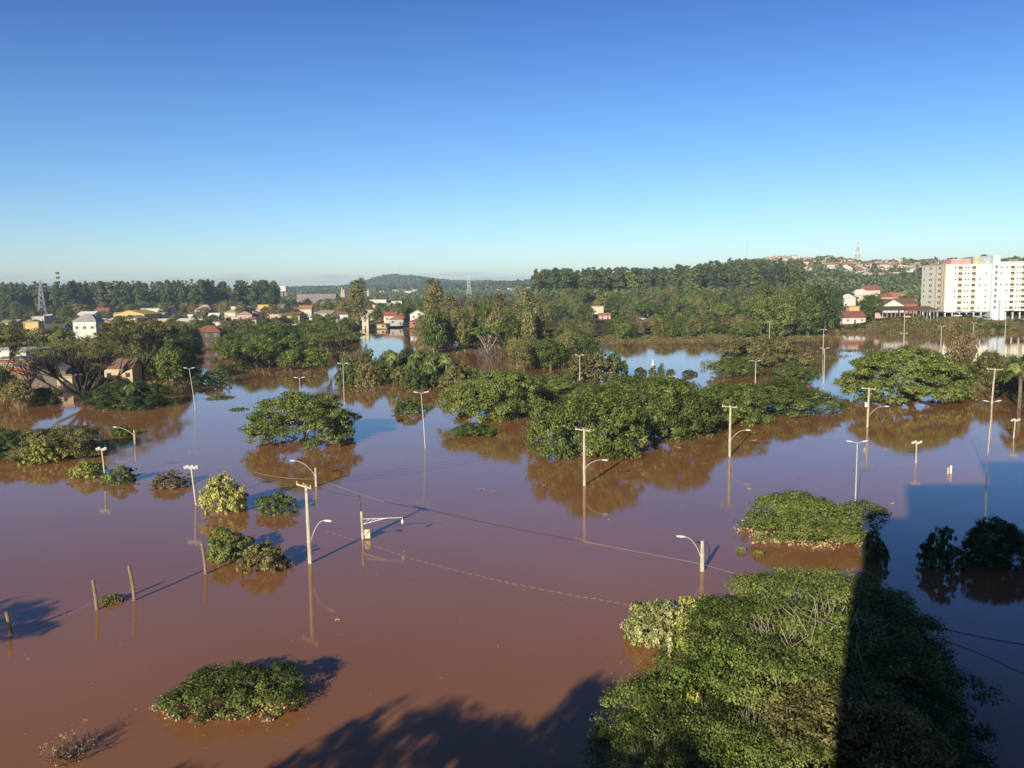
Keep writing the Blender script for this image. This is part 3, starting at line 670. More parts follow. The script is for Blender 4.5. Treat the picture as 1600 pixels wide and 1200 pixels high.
# parked cars under the apartments
def car(x, y, rz, col, label):
    z = tz(x, y)
    e = empty('parked_car', (x, y, z), rz, label, 'car', 'cars parked by the white apartments')
    cm = mat('car_paint_' + col, dict(white=(.75, .75, .74), dark=(.04, .045, .05), silver=(.5, .5, .52), red=(.4, .04, .03))[col], None, 1, .25, spec=.6)
    b = MB(); prof = [(-2.1, .35), (-2.15, .75), (-1.3, .92), (1.5, .92), (2.1, .8), (2.1, .35)]
    for s in (0, 1):
        b.poly([(p[0], -.85 if s == 0 else .85, p[1]) for p in prof], s == 0)
    for i in range(len(prof)):
        p, q = prof[i], prof[(i + 1) % len(prof)]; b.poly([(p[0], -.85, p[1]), (q[0], -.85, q[1]), (q[0], .85, q[1]), (p[0], .85, p[1])], True)
    b.obj('body', cm, e)
    b = MB(); P = [(-1.25, .925), (-.7, 1.42), (.9, 1.42), (1.45, .925)]
    for s in (0, 1): b.poly([(p[0], -.74 if s == 0 else .74, p[1]) for p in P], s == 1)
    for i in range(4):
        p, q = P[i], P[(i + 1) % 4]; b.poly([(p[0], -.74, p[1]), (q[0], -.74, q[1]), (q[0], .74, q[1]), (p[0], .74, p[1])])
    b.obj('cabin', GLASS, e)
    wm = shared('wheel', lambda: MB().tube([(0, -.1, 0), (0, .1, 0)], .32, 10).mesh('wheel', mat('tyre', (.03, .03, .03))))
    for sx_ in (-1.35, 1.35):
        for sy in (-.78, .78): link('wheel', wm, e, (sx_, sy, .32))
for x, y, rz, c, lb in ((236.5, 426.3, .1, 'silver', 'silver car parked beneath the blue grey stair tower'), (221.5, 427, 0, 'white', 'white car left under the first white apartment block'),
        (227, 427.2, 0, 'dark', 'dark car parked under the middle of the first white apartment block'), (231.5, 427, 0, 'silver', 'silver car under the first apartment block beside the dark car'),
        (251, 425, .15, 'dark', 'dark car parked in front of the second apartment block'), (256.5, 426.5, 0, 'white', 'white car at the right edge before the second apartment block'),
        (199, 421, .2, 'white', 'white car standing beside the brown open shed')):
    car(x, y, rz, c, lb)
# water tank, factory and halls in the distance
a = at(444, 1500, 0); zt = tz(a[0], 1500)
e = empty('water_tower', (a[0], 1500, zt), 0, 'white box shaped water tank above the trees on the horizon left of centre', 'water tower')
z1 = top_h(a, 447) - zt; z0_ = top_h(a, 455) - zt
MB().box(-5, 5, -5, 5, z0_, z1).obj('tank', WALL['white'], e)
for sx_ in (-3.5, 3.5):
    for sy in (-3.5, 3.5): MB().box(sx_ - .5, sx_ + .5, sy - .5, sy + .5, -2, z0_ - .01).obj('leg', WALL['tan'], e)
a = at(395, 2000); zt = tz(a[0], 2000)
e = empty('water_tower', (a[0], 2000, zt), 0, 'small brown tower poking above the forest at left', 'water tower'); z1 = top_h(a, 437) - zt
MB().tube([(0, 0, -2), (0, 0, z1 - 4), (0, 0, z1 - 3.9), (0, 0, z1)], [2, 2, 3.2, 3.2], 8).obj('shaft', WALL['tan'], e)
for i, (px_, yt) in enumerate(((535, 449), (538, 452), (552, 450), (576, 451))):
    a = at(px_, 1300); zt = tz(a[0], 1300); z1 = top_h(a, yt) - zt
    MB().tube([(0, 0, -2), (0, 0, z1 * .55), (0, 0, z1)], [2.6, 2.2, .9], 8).obj('silo', WALL['tan'])
    o = bpy.context.scene.collection.objects[-1]; o.location = (a[0], 1300, zt)
    tag(o, ['pointed tan factory silo, leftmost beyond the town', 'second pointed tan silo touching the leftmost one', 'tan silo between the twin silos and the chimney', 'reddish tan chimney rightmost of the factory beyond the town'][i], 'silo', 'factory silos beyond the town')
a = at(497, 1150); zt = tz(a[0], 1150)
o = MB().box(-26, 26, -8, 8, -2, 15).obj('distant_hall', mat('weathered_hall', (.30, .24, .21), (.20, .16, .15), .3, .9, stretch=(4, 1, .2)))
o.location = (a[0], 1150, zt); tag(o, 'long grey brown factory hall behind the town left of the silos', 'hall')
# hillside town on the right
rng = random.Random(11)
wc = ['white', 'cream', 'white', 'pink', 'tan', 'cream', 'white']; rc = ['red', 'orange', 'tan', 'tan', 'white', 'brown', 'grey', 'orange']
HM = {}
n = 0; tries = 0; placed = []
while n < 200 and tries < 9000:
    tries += 1
    px_ = rng.choice([rng.uniform(1182, 1265), rng.uniform(1285, 1480), rng.uniform(1182, 1640)]); D = rng.uniform(1040, 1420)
    if 1262 < px_ < 1286 and D < 1330: continue
    if px_ > 1420 and D < 1150: continue
    a = ground_at(px_, D)
    if any(abs(a[0] - q[0]) < 11 and abs(a[1] - q[1]) < 11 for q in placed): continue
    placed.append(a); W_ = rng.uniform(8, 13); h = rng.choice([3.6, 6, 6.4, 4]); wl = rng.choice(wc); rf = rng.choice(rc); kd = rng.choice(['gable', 'hip', 'front', 'flat', 'gable'])
    if kd == 'flat': rf = rng.choice(['white', 'tan'])
    e = empty('hillside_house', (a[0], a[1], a[2]), rng.uniform(-.4, .5), '%s walled house with %s %s roof in the hillside town at right' % (wl, rf, {'gable': 'gabled', 'hip': 'hipped', 'front': 'front gabled', 'flat': 'flat'}[kd]), 'house', 'houses of the hillside town on the right')
    k = (wl, round(h, 1))
    wmsh = shared(('hw',) + k, lambda: MB().box(-5, 5, -4, 4, -3, h).mesh('wall', WALL[wl]))
    o = link('wall', wmsh, e); rmesh = shared(('hr', rf, kd, round(h, 1)), lambda: roof_mesh(kd, 10, 8, h, 2.4, ROOF[rf]))
    o2 = link('roof', rmesh, e); e.scale = (W_ / 10, 1, 1.15)
    ws = shared(('hwin', h > 5), lambda: (lambda b: ([b.box(x - .6, x + .6, -4.06, -4.0, z, z + 1.1) for x in (-3.4, 0, 3.4) for z in ((1, 4) if h > 5 else (1,))], b)[-1])(MB()).mesh('windows', GLASS))
    for x in (-3.4, 0, 3.4): 
        for z in ((1, 4) if h > 5 else (1,)):
            link('window', shared('hw1', lambda: MB().box(-.6, .6, -.05, 0, 0, 1.1).mesh('window', GLASS)), e, (x, -4.003, z))
    n += 1
# white specks of houses on the centre ridges
for i in range(34):
    px_ = rng.choice([rng.uniform(560, 650), rng.uniform(740, 830)]); D = rng.uniform(1900, 2700); a = ground_at(px_, D)
    W_ = rng.uniform(9, 16); rf = rng.choice(['white', 'tan', 'red']); kd = rng.choice(['gable', 'flat'])
    e = empty('distant_house', a, rng.uniform(-.3, .3), 'tiny white house with %s %s roof on the far wooded ridge in the middle' % (rf, kd), 'house', 'scattered houses on the far ridge')
    link('wall', shared(('dw',), lambda: MB().box(-6, 6, -5, 5, -3, 9).mesh('wall', WALL['white'])), e)
    link('roof', shared(('dr', rf, kd), lambda: roof_mesh(kd, 12, 10, 9, 2.4, ROOF[rf])), e)
# ------------------------------------------------------------------ pylons and masts
STEEL = mat('galvanised_steel', (.48, .50, .50), (.38, .40, .40), 1, .5, metal=.2)
STEELW = mat('pale_tower_steel', (.70, .72, .70), None, 1, .5)
REDW = mat('red_tower_paint', (.55, .12, .07), None, 1, .5)
def pylon(px_, D, yt, wb, label, arms=True, m=STEEL, yb=None, bands=False, rr=.12):
    a = at(px_, D); zg = max(tz(a[0], D), 0); H = top_h(a, yt) - zg
    e = empty('lattice_pylon', (a[0], D, zg), .3, label, 'pylon')
    lv = 7; hh = [H * (1 - (1 - i / lv) ** 1.25) for i in range(lv + 1)]; ww = [wb * (1 - .90 * (z / H) ** .8) / 2 + .12 for z in hh]
    for sx_ in (-1, 1):
        for sy in (-1, 1):
            b = MB(); b.tube([(sx_ * q, sy * q, z) for z, q in zip(hh, ww)], rr, 4); b.obj('leg', m, e)
    for i in range(lv):
        b = MB(); z0, z1, q0, q1 = hh[i], hh[i + 1], ww[i], ww[i + 1]
        for k in range(4):
            c = [(-1, -1), (1, -1), (1, 1), (-1, 1)]; p, q = c[k], c[(k + 1) % 4]
            b.tube([(p[0] * q0, p[1] * q0, z0), (q[0] * q1, q[1] * q1, z1)], rr * .6, 3); b.tube([(q[0] * q0, q[1] * q0, z0), (p[0] * q1, p[1] * q1, z1)], rr * .6, 3)
            b.tube([(p[0] * q1, p[1] * q1, z1), (q[0] * q1, q[1] * q1, z1)], rr * .6, 3)
        b.obj('bracing', (REDW if i % 2 == 0 else m) if bands else m, e)
    if arms:
        for f in (.72, .82, .92):
            MB().tube([(-wb * .55, 0, H * f), (0, 0, H * f + .6), (wb * .55, 0, H * f)], rr, 4).obj('crossarm', m, e)
    return e
pylon(67, 800, 438, 7.5, 'pale lattice pylon in front of the left forest', m=STEEL, rr=.2)
pylon(733, 1400, 431, 9, 'thin lattice pylon on the horizon right of centre', rr=.2, m=STEELW)
pylon(1338, 1330, 379, 13, 'red and white lattice mast on the hillside town', arms=False, m=STEELW, bands=True, rr=.3)
def mast(px_, D, yt, r, label, top=None):
    a = at(px_, D); zg = tz(a[0], D); H = top_h(a, yt) - zg
    e = empty('radio_mast', (a[0], D, zg), 0, label, 'mast')
    MB().tube([(0, 0, -2), (0, 0, H)], [r, r * .5], 5).obj('shaft', STEEL, e)
    b = MB(); 
    for k in range(3): z = H * (.70 + .12 * k); b.box(-r * 2.2, r * 2.2, -r * 1.4, r * 1.4, z, z + H * .06)
    b.obj('antenna', top or STEEL, e)
mast(94, 1030, 425, .8, 'short telephone mast behind the left forest', WALL['dark'])
mast(1166, 1350, 376, .32, 'very thin mast rising from the hill left of the hillside town')
mast(615, 3900, 422, 1.2, 'left mast on top of the dark rounded hill'); mast(625, 3950, 417, 1.2, 'right taller mast on top of the dark rounded hill')
mast(1400, 1400, 402, .3, 'faint short mast on the hillside town left of the apartments')
# ------------------------------------------------------------------ tree prototypes
for i, s in enumerate((21, 22, 23, 24)):
    dome('wide%d' % i, 8, 5.5, s, 'mid', .25, 760, 56, ratio=[.9, 1, .8, 1][i], nl=11 + i)
dome('isle', 7, 4.0, 31, 'mid', .20, 1000, 42, nl=14, ratio=.8, fringe=True, core=.1)
dome('mat', 4.2, 1.9, 32, 'mid', .14, 480, 48, nl=10, ratio=.62, fringe=True, bark='pale', core=.1)
for i, s in enumerate((41, 42, 43)):
    dome('small%d' % i, 3, 2.4, s, 'bright', .20, 240, 36, nl=8)
umbrella('flam1', 9, 6.2, 51, 'mid', .27, 1000, 40, pads=40, z0=.04, bark='pale', padr=.23, fork=.1, cr=.75, r0=.26, nfork=8, domed=True, gap=4.5)
umbrella('flam2', 13, 7.5, 52, 'mid', .34, 1350, 42, pads=56, z0=.03, bark='grey', padr=.18, cr=.95, domed=True)
umbrella('bare', 16, 15, 53, 'olive', .24, 300, 32, pads=56, z0=.30, bark='dark', padr=.10, r0=.62, nfork=9, padflat=.5, fork=.3, cr=1.0)
umbrella('bare2', 12, 14, 54, 'mid', .32, 330, 34, pads=30, z0=.5, bark='dark', padr=.17, r0=.5, nfork=6, fork=.4)
umbrella('flat', 7, 8, 55, 'bright', .36, 170, 36, pads=16, z0=.72, bark='pale', padr=.24, r0=.28, nfork=4, fork=.45, padflat=.5)
dome('grove1', 5, 6.5, 61, 'mid', .16, 300, 96, nl=20, core=.05, bark='pale', cr=.74)
dome('grove2', 5, 6.0, 62, 'mid', .16, 290, 96, nl=17, core=.05, bark='brown', cr=.76)
umbrella('grove3', 6, 6.5, 63, 'mid', .15, 620, 46, pads=34, z0=.3, bark='pale', padr=.20, r0=.22, nfork=9, fork=.2, cr=.6)
umbrella('grove4', 5, 6.0, 64, 'mid', .16, 520, 46, pads=26, z0=.3, bark='pale', padr=.22, r0=.2, nfork=8, fork=.2, cr=.6)
dome('vine', 2.6, 2.2, 65, 'pale', .19, 420, 26, nl=9, core=.15, cr=.32)
for i in range(4):
    tall('euca%d' % i, 4.6, 27, 70 + i, 'euca', .95, 190, 24, z0=.12, nl=13)
for i in range(5):
    tall('round%d' % i, 5, 9, 80 + i, 'mid', .50, 200, 26, z0=.22, nl=9, bark='grey')
for i in range(2):
    tall('column%d' % i, 4.2, 24, 90 + i, 'olive', .55, 300, 28, z0=.14, shape='column', nl=16, bark='pale')
tall('cone0', 4.5, 16, 95, 'olive', .6, 220, 26, z0=.12, shape='cone', nl=12)
palm('palm0', 2.6, 4.0, 101, fr=26); palm('palm1', 2.4, 1.2, 102, trunk=False)
twiggy('dry_near', 1.6, 1.0, 111, 'brown', 50, 260, 'dead', .10, up=.3); twiggy('dry_far', 5, 4, 112, 'grey', 70, 0)
_r = np.random.RandomState(9); _t = []
for i in range(150):
    rr = math.sqrt(_r.rand()) * 4.6; a_ = _r.uniform(0, 6.28); _t.append((rr * math.cos(a_), rr * math.sin(a_), 6.6 * (1 - .5 * (rr / 4.6) ** 2) + _r.normal(0, .25)))
PROTO['dry_spread'] = (limbs((0, 0, -1.2), _t, .17, _r, 9, fork=1.25, rough=.10).mesh('dry_spread_branches', BARK['pale']), None, 4.6, 6.6, None)
# ------------------------------------------------------------------ named trees standing in the water
def bush(key, xc, yf, hw, yt, label, name='flooded_tree', cat='tree', group=None, rz=0.0, cmat=None, dk=.85, ratio=1.0):
    Df = gp(xc, yf)[1]; R = hw * Df / FPX; Dc = Df + R * dk; R = hw * (Df + R * .5) / FPX
    P = at(xc, Dc); H = max(.7, top_h(P, yt))
    e = put(key, (P[0], P[1], 0), R, H, rz, name, label, cat, group, LF[cmat] if cmat else None, ratio)
    return e
G1 = 'trees standing in the floodwater'
bush('isle', 1264, 856, 110, 780, 'broad round tree crown with tan dead leaves at the waterline beside the building shadow', dk=.72)
bush('mat', 372, 1128, 118, 1052, 'low leafy bush mat with tan dead leaves floating in the brown water at lower left', 'flooded_bush', 'bush', dk=.6)
bush('wide0', 918, 722, 104, 612, 'largest rounded green tree in the middle behind the second crossarm pole', group=G1)
bush('wide1', 1040, 690, 95, 592, 'rounded tree right of the largest middle tree in the long clump', group=G1, rz=1.3)
bush('wide2', 1128, 668, 78, 600, 'tree behind the third crossarm pole in the long clump', group=G1, rz=2.6)
bush('wide3', 1215, 652, 96, 597, 'low tree at the right end of the long middle clump', group=G1, rz=.7)
bush('wide2', 780, 660, 92, 580, 'dark green tree at the left of the long middle clump', group=G1, rz=4.0, cmat='mid')
bush('wide1', 868, 632, 70, 586, 'tree behind the notch between the left and the largest middle tree', group=G1, rz=5.0)
bush('wide3', 985, 640, 90, 590, 'tree in the back row of the long middle clump', group=G1, rz=3.3)
bush('small0', 742, 684, 44, 662, 'low spreading bush in front of the dark green middle tree', 'flooded_bush', 'bush')
bush('small1', 640, 648, 28, 624, 'small bush left of the double lamp post in the middle', 'flooded_bush', 'bush', rz=1)
bush('flam1', 472, 702, 96, 614, 'spreading umbrella tree with pale limbs left of the middle lamp post', dk=.8)
bush('flam2', 1414, 634, 108, 545, 'wide layered green tree on the right behind the tall crossarm pole', dk=.8)
bush('small0', 352, 806, 42, 742, 'yellow green round bush beside the six lamp floodlight post', 'flooded_bush', 'bush', cmat='yellow')
bush('small2', 432, 806, 34, 770, 'dark pointed bush left of the first crossarm pole', 'flooded_bush', 'bush', cmat='mid', rz=2)
bush('small1', 362, 880, 46, 826, 'green bush growing around the tallest wooden post', 'flooded_bush', 'bush', cmat='mid', rz=2.5)
bush('small2', 412, 900, 46, 848, 'greyish twiggy bush with tan leaves left of the first crossarm pole', 'flooded_bush', 'bush', cmat='olive', rz=4)
bush('small1', 266, 766, 32, 738, 'reddish sparse bush left of the floodlight post', 'flooded_bush', 'bush', cmat='brown', rz=1)
bush('small0', 136, 750, 30, 719, 'bright green bush left of the short four lamp post', 'flooded_bush', 'bush', rz=3, cmat='yellow')
bush('small1', 186, 758, 30, 728, 'bright green bush right of the short four lamp post', 'flooded_bush', 'bush', rz=5)
bush('wide0', 95, 722, 80, 668, 'grey green spreading tree crown low in the water at left', group=G1, cmat='olive', rz=2)
bush('wide2', 12, 722, 60, 672, 'darker tree crown low in the water cut by the left edge', group=G1, cmat='dark', rz=1)
bush('small2', 66, 728, 30, 690, 'yellow green bush in front of the grey green spreading crown at left', 'flooded_bush', 'bush', cmat='yellow')
bush('small0', 192, 684, 20, 665, 'tiny bush behind the short white post with a lamp arm', 'flooded_bush', 'bush')
bush('wide1', 205, 642, 66, 596, 'dark green dense tree below the second bare tree at left', cmat='dark', group=G1)
bush('palm0', 208, 642, 22, 596, 'yellow green palm in front of the dark dense tree at left', 'palm_tree', 'palm')
bush('small1', 330, 602, 30, 577, 'low dark bush at the mouth of the left channel', 'flooded_bush', 'bush', cmat='dark')
bush('vine', 1020, 1012, 58, 940, 'pale heart leaved vine bush left of the grove by the short post', 'flooded_bush', 'bush', dk=.7)
bush('wide0', 1188, 578, 84, 528, 'wide low tree on the island right of the middle lake', group=G1, rz=2.2, cmat='olive')
bush('wide3', 1150, 590, 40, 560, 'low green bush at the left tip of the island right of the middle lake', 'flooded_bush', 'bush', cmat='mid')
bush('wide2', 1238, 602, 36, 566, 'dark bush behind the right end of the long middle clump', 'flooded_bush', 'bush', cmat='dark')
bush('round1', 1500, 600, 26, 518, 'reddish brown airy tree standing before the reflection of the white apartments', cmat='brown')
bush('wide1', 1545, 610, 48, 550, 'olive round tree behind the rightmost crossarm pole', group=G1, cmat='olive')
bush('palm0', 1592, 640, 36, 560, 'palm with drooping brown fronds at the right edge', 'palm_tree', 'palm')
bush('wide3', 1600, 625, 34, 556, 'dark tree behind the palm at the right edge', group=G1, cmat='dark')
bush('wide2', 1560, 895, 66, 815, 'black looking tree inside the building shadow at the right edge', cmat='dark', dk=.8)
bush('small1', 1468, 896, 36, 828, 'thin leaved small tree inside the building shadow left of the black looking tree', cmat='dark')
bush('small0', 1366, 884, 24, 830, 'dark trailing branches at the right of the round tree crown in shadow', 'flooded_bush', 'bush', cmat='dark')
bush('dry_near', 108, 1196, 46, 1150, 'dry brown twigs sticking out of the water at the lower left corner', 'dry_branches', 'branches', dk=.5)
bush('small2', 924, 600, 50, 548, 'olive bush with the lamp post in front, left of the middle lake', 'flooded_bush', 'bush', cmat='olive')
bush('small0', 962, 586, 24, 552, 'round bush at the left tip of the middle lake', 'flooded_bush', 'bush', cmat='mid')
for i, (x, yb, hw, yt) in enumerate(((1001, 585, 12, 574), (1020, 588, 8, 572), (1048, 587, 9, 576), (1078, 587, 15, 578), (1033, 585, 6, 568))):
    bush('small%d' % (i % 3), x, yb, hw, yt, 'small dark bush tip poking from the middle lake', 'flooded_bush', 'bush', 'bush tips in the middle lake', cmat='dark')
for k, x, yb, hw, yt, cm, lb in (('round0', 30, 640, 26, 596, 'olive', 'olive bushy tree before the old brick house at the left edge'), ('round3', -2, 628, 28, 575, 'dark', 'dark tree hiding the left end of the old brick house'),
        ('wide1', 70, 634, 30, 606, 'mid', 'low green bush at the foot of the dark open shed'), ('round2', 270, 600, 26, 540, 'mid', 'bushy tree left of the left channel mouth'), ('wide2', 175, 622, 40, 588, 'brown', 'brownish bush below the tan half drowned house'),
        ('round4', 238, 590, 30, 520, 'mid', 'round tree between the spreading tree and the left channel')):
    bush(k, x, yb, hw, yt, lb, cmat=cm)
# big bare limbed trees at left
P = at(128, 178); put('bare', (P[0], P[1], 0), 16.5, top_h(P, 520), 0, 'bare_limbed_tree', 'huge spreading tree with dark bare limbs and two trunks rising from the water at left', 'tree')
P = at(222, 225); put('bare2', (P[0], P[1], 0), 12.5, top_h(P, 488), .8, 'spreading_tree', 'dark spreading tree right behind the huge bare limbed tree', 'tree', None, LF['olive'])
P = at(6, 205); put('bare2', (P[0], P[1], 0), 9, top_h(P, 505), 2.8, 'spreading_tree', 'greyish spreading tree cut off by the left edge', 'tree', None, LF['olive'])
# flat topped and tall trees of the middle distance
P = at(762, 300); put('flat', (P[0], P[1], 0), 7.2, top_h(P, 511), 0, 'flat_topped_tree', 'flat topped bright green tree with pale forked trunk right of the tall thin trees', 'tree')
P = at(530, 262); put('bare2', (P[0], P[1], 0), 9.5, top_h(P, 512), 1.7, 'flat_topped_tree', 'dark flat topped tree left of the far lamp post', 'tree')
P = at(765, 272); put('dry_far', (P[0], P[1], 0), 6, 6.0, 0, 'leafless_shrub', 'pale leafless shrub below the flat topped bright green tree', 'bush')
for px_, D, R, yt, k, lb in ((680, 395, 5.0, 433, 'column0', 'tallest thin brownish tree in the middle distance'), (707, 390, 4.5, 462, 'column1', 'dark thin tree right of the tallest thin tree'),
        (775, 420, 6, 458, 'column1', 'tall olive tree with pale trunk between flat topped tree and right forest'), (820, 400, 7, 440, 'cone0', 'pointed yellowish olive tree at the left end of the right forest'),
        (560, 470, 5, 432, 'column0', 'tall airy tree rising above the town left of the rounded hill'), (742, 440, 6, 470, 'column0', 'olive tall tree under the thin pylon'),
        (640, 520, 4, 470, 'round2', 'tree behind the white gabled building')):
    P = at(px_, D); z = max(0, tz(P[0], D)); e = put(k, (P[0], D, z), R, top_h(P, yt) - z, px_ * .7, 'tall_tree', lb, 'tree')
# ------------------------------------------------------------------ grove in the lower right corner
rng = random.Random(4)
GR = [('grove3', 1285, 925, 6.0, 6.2, 'mid', 'tree with pale exposed branches at the top of the corner grove'),
      ('grove4', 1180, 960, 5.0, 4.6, 'mid', 'leafy tree left of the pale branched tree in the corner grove'),
      ('grove4', 1330, 1000, 6.5, 5.0, 'mid', 'tree crossed by the edge of the building shadow'),
      ('grove2', 1120, 1040, 6.0, 4.4, 'bright', 'fresh green tree in the middle of the corner grove'),
      ('grove3', 1240, 1050, 6.4, 5.0, 'mid', 'dense tree at the centre of the corner grove'),
      ('grove4', 1054, 1100, 4.6, 4.0, 'mid', 'tree at the left side of the corner grove'),
      ('grove4', 1320, 1110, 6.4, 4.6, 'olive', 'brownish tree beside the shadow edge in the corner grove'),
      ('grove4', 1130, 1140, 5.2, 4.2, 'mid', 'tree with thin upright stems in the corner grove'),
      ('grove3', 1019, 1170, 3.6, 3.6, 'dark', 'small dark tree at the bottom left of the corner grove'),
      ('grove3', 1230, 1170, 5.4, 4.2, 'mid', 'tree at the bottom middle of the corner grove'),
      ('grove1', 1094, 1195, 4.2, 3.4, 'mid', 'tree cut by the bottom edge in the corner grove'),
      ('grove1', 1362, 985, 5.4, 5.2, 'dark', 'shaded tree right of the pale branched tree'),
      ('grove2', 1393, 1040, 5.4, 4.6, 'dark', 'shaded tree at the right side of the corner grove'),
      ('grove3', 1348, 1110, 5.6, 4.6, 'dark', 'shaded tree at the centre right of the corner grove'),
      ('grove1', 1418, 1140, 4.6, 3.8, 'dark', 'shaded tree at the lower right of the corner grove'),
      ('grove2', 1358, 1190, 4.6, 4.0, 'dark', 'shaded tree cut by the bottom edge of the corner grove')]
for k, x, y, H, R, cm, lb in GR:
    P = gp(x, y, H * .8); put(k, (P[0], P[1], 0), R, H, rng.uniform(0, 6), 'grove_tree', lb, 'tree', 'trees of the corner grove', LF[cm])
for x, y, H, R, lb in ((1030, 1140, 4.6, 1.8, 'bare twigs at the lower left of the corner grove'), (1285, 958, 7.2, 5.0, 'pale leafless branches spread on top of the corner grove near the shadow edge'), (1205, 985, 5.9, 3.6, 'pale leafless branches left of the shadow edge in the corner grove'),
                       (1185, 1120, 5.6, 1.9, 'thin upright yellowish stems in the corner grove'), (1090, 1110, 5.0, 1.5, 'thin grey stems at the left of the corner grove')):
    P = gp(x, y, H * .9); put('dry_spread', (P[0], P[1], 0), R, H, x * .1, 'leafless_tree', lb, 'tree')
P = gp(1110, 962, 2); put('vine', (P[0], P[1], 0), 2.8, 3.2, 2, 'flooded_bush', 'paler part of the vine thicket touching the corner grove', 'bush', None, LF['yellow'])
P = gp(1085, 1130, 3); put('vine', (P[0], P[1], 0), 1.3, 4.4, 2, 'flooded_bush', 'small yellow leaved shoot inside the corner grove', 'bush', None, LF['yellow'])
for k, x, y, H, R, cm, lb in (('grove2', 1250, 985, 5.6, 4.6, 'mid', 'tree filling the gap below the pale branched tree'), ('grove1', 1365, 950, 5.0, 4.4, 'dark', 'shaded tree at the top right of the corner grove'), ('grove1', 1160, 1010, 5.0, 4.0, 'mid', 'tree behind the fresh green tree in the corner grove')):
    P = gp(x, y, H * .8); put(k, (P[0], P[1], 0), R, H, rng.uniform(0, 6), 'grove_tree', lb, 'tree', 'trees of the corner grove', LF[cm])
# trees below the viewpoint, outside the frame, that throw the shadows at the bottom and left
for k, x, y, R, H, lb in (('bare2', -19, 7, 8, 15, 'left'), ('flam1', -11, 9.5, 6, 14, 'middle'), ('bare2', -3.8, 11, 5, 13.5, 'right'), ('flam1', -30, 6, 7, 12, 'far left')):
    put(k, (x, y, 0), R, H, .6 * x, 'courtyard_tree', 'tall courtyard tree below the viewpoint whose shadow reaches into view, %s one' % lb, 'tree')
put('bare2', (-45, 40, 0), 6, 8.5, 1, 'courtyard_tree', 'tree beyond the left edge shading the water by the wooden posts', 'tree')
# ------------------------------------------------------------------ scattered background trees
LAND = [(20, 'the old brick house'), (67, 'the left pylon'), (135, 'the tall white house'), (200, 'the yellow warehouse'), (242, 'the long grey warehouse'), (283, 'the low white wall house'), (322, 'the channel house'), (365, 'the long white house'),
        (412, 'the ochre house'), (444, 'the white water tank'), (477, 'the orange tiled house'), (525, 'the wide grey hall'), (560, 'the tall airy tree'), (590, 'the long white hall'), (620, 'the street channel'), (652, 'the white gabled building'), (686, 'the tallest thin tree'),
        (733, 'the horizon pylon'), (765, 'the flat topped tree'), (820, 'the pointed olive tree'), (860, 'the forest end'), (906, 'the left shore lamp'), (945, 'the salmon house'), (1000, 'the white pavilion'), (1046, 'the brown reed patch'), (1095, 'the island tip'),
        (1140, 'the third crossarm pole'), (1180, 'the clump end lamp'), (1202, 'the lakeside lamp'), (1245, 'the hillside town edge'), (1287, 'the aligned lamps'), (1330, 'the low red roof'), (1362, 'the bank tree'), (1400, 'the open sheds'), (1450, 'the apartment corner')]
SHORT = {'trees between the left houses': 'tree among the left houses', 'garden trees of the left town': 'garden tree of the left town', 'trees left of the street channel': 'tree beside the street channel', 'island thicket behind the middle lamp post': 'bushy tree of the island thicket',
         'island palms': 'palm of the island thicket', 'swamp wood in the middle': 'tall tree of the swamp wood', 'low wood left of the middle lake': 'tree left of the middle lake', 'trees on the far shore of the middle lake': 'tree on the lake shore',
         'large trees left of the right hand lake': 'large tree at the lake', 'woods beside the right village': 'tree beside the right village', 'trees before the left forest': 'tree before the left forest', 'trees behind the town': 'tree behind the town',
         'garden trees of the right village': 'garden tree of the right village', 'wooded bank right of the left channel': 'tree of the wooded bank', 'left forest, right end': 'end tree of the left forest', 'left forest': 'left forest tree', 'right eucalyptus forest': 'tall eucalyptus',
         'trees before the eucalyptus forest': 'tree before the eucalyptus forest', 'bushes on the bank below the apartments': 'bush on the grassy bank'}
CNT = {}
def scatter(keys, p0, p1, D0, D1, n, h, r, label, group, mats=(None,), seed=0, sp=.8, name='background_tree', avoid=None, zmin=0.0):
    rng = random.Random(seed); pts = []; t = 0
    while len(pts) < n and t < n * 30:
        t += 1; px_ = rng.uniform(p0, p1); D = rng.uniform(D0, D1); a = at(px_, D); R = rng.uniform(*r)
        if avoid and avoid(px_, D): continue
        if any((a[0] - q[0]) ** 2 + (D - q[1]) ** 2 < (sp * (R + q[2])) ** 2 for q in pts): continue
        pts.append((a[0], D, R)); z = max(tz(a[0], D), 0)
        mm_ = rng.choice(mats); cm = LF[mm_] if mm_ else None; H = rng.uniform(*h)
        cw = {None: '', 'mid': 'green ', 'dark': 'dark green ', 'olive': 'olive ', 'brown': 'brownish ', 'bright': 'fresh green ', 'euca': 'grey green '}[mm_]
        row = 'front ' if D < D0 + (D1 - D0) / 3 else ('rear ' if D > D1 - (D1 - D0) / 3 else '')
        lx, ln = min(LAND, key=lambda q: abs(q[0] - px_)); side = 'in line with ' if abs(px_ - lx) < 6 else ('just left of ' if px_ < lx else 'just right of ')
        wd = SHORT.get(group, label)
        kk = rng.choice(keys); put(kk, (a[0], D, z), R, H, rng.uniform(0, 6.28), name, row + cw + wd + ', ' + side + ln, 'tree', group, cm)
RD = ['round0', 'round1', 'round2', 'round3', 'round4']
EU = ['euca0', 'euca1', 'euca2', 'euca3']
def chan(px_, D): return (302 < px_ < 348 and D < 350) or (553 < px_ < 655 and 330 < D < 505)
LB = 'leafy tree on the wooded bank'
scatter(RD, -40, 300, 222, 345, 62, (6, 9.5), (3.5, 6), 'tree growing between the houses on the left side', 'trees between the left houses', ('mid', 'dark', 'mid', 'olive'), 1, .5, avoid=lambda p, D: chan(p, D) or (112 < p < 158 and 280 < D < 322) or (0 < p < 100 and D < 252), name='street_tree')
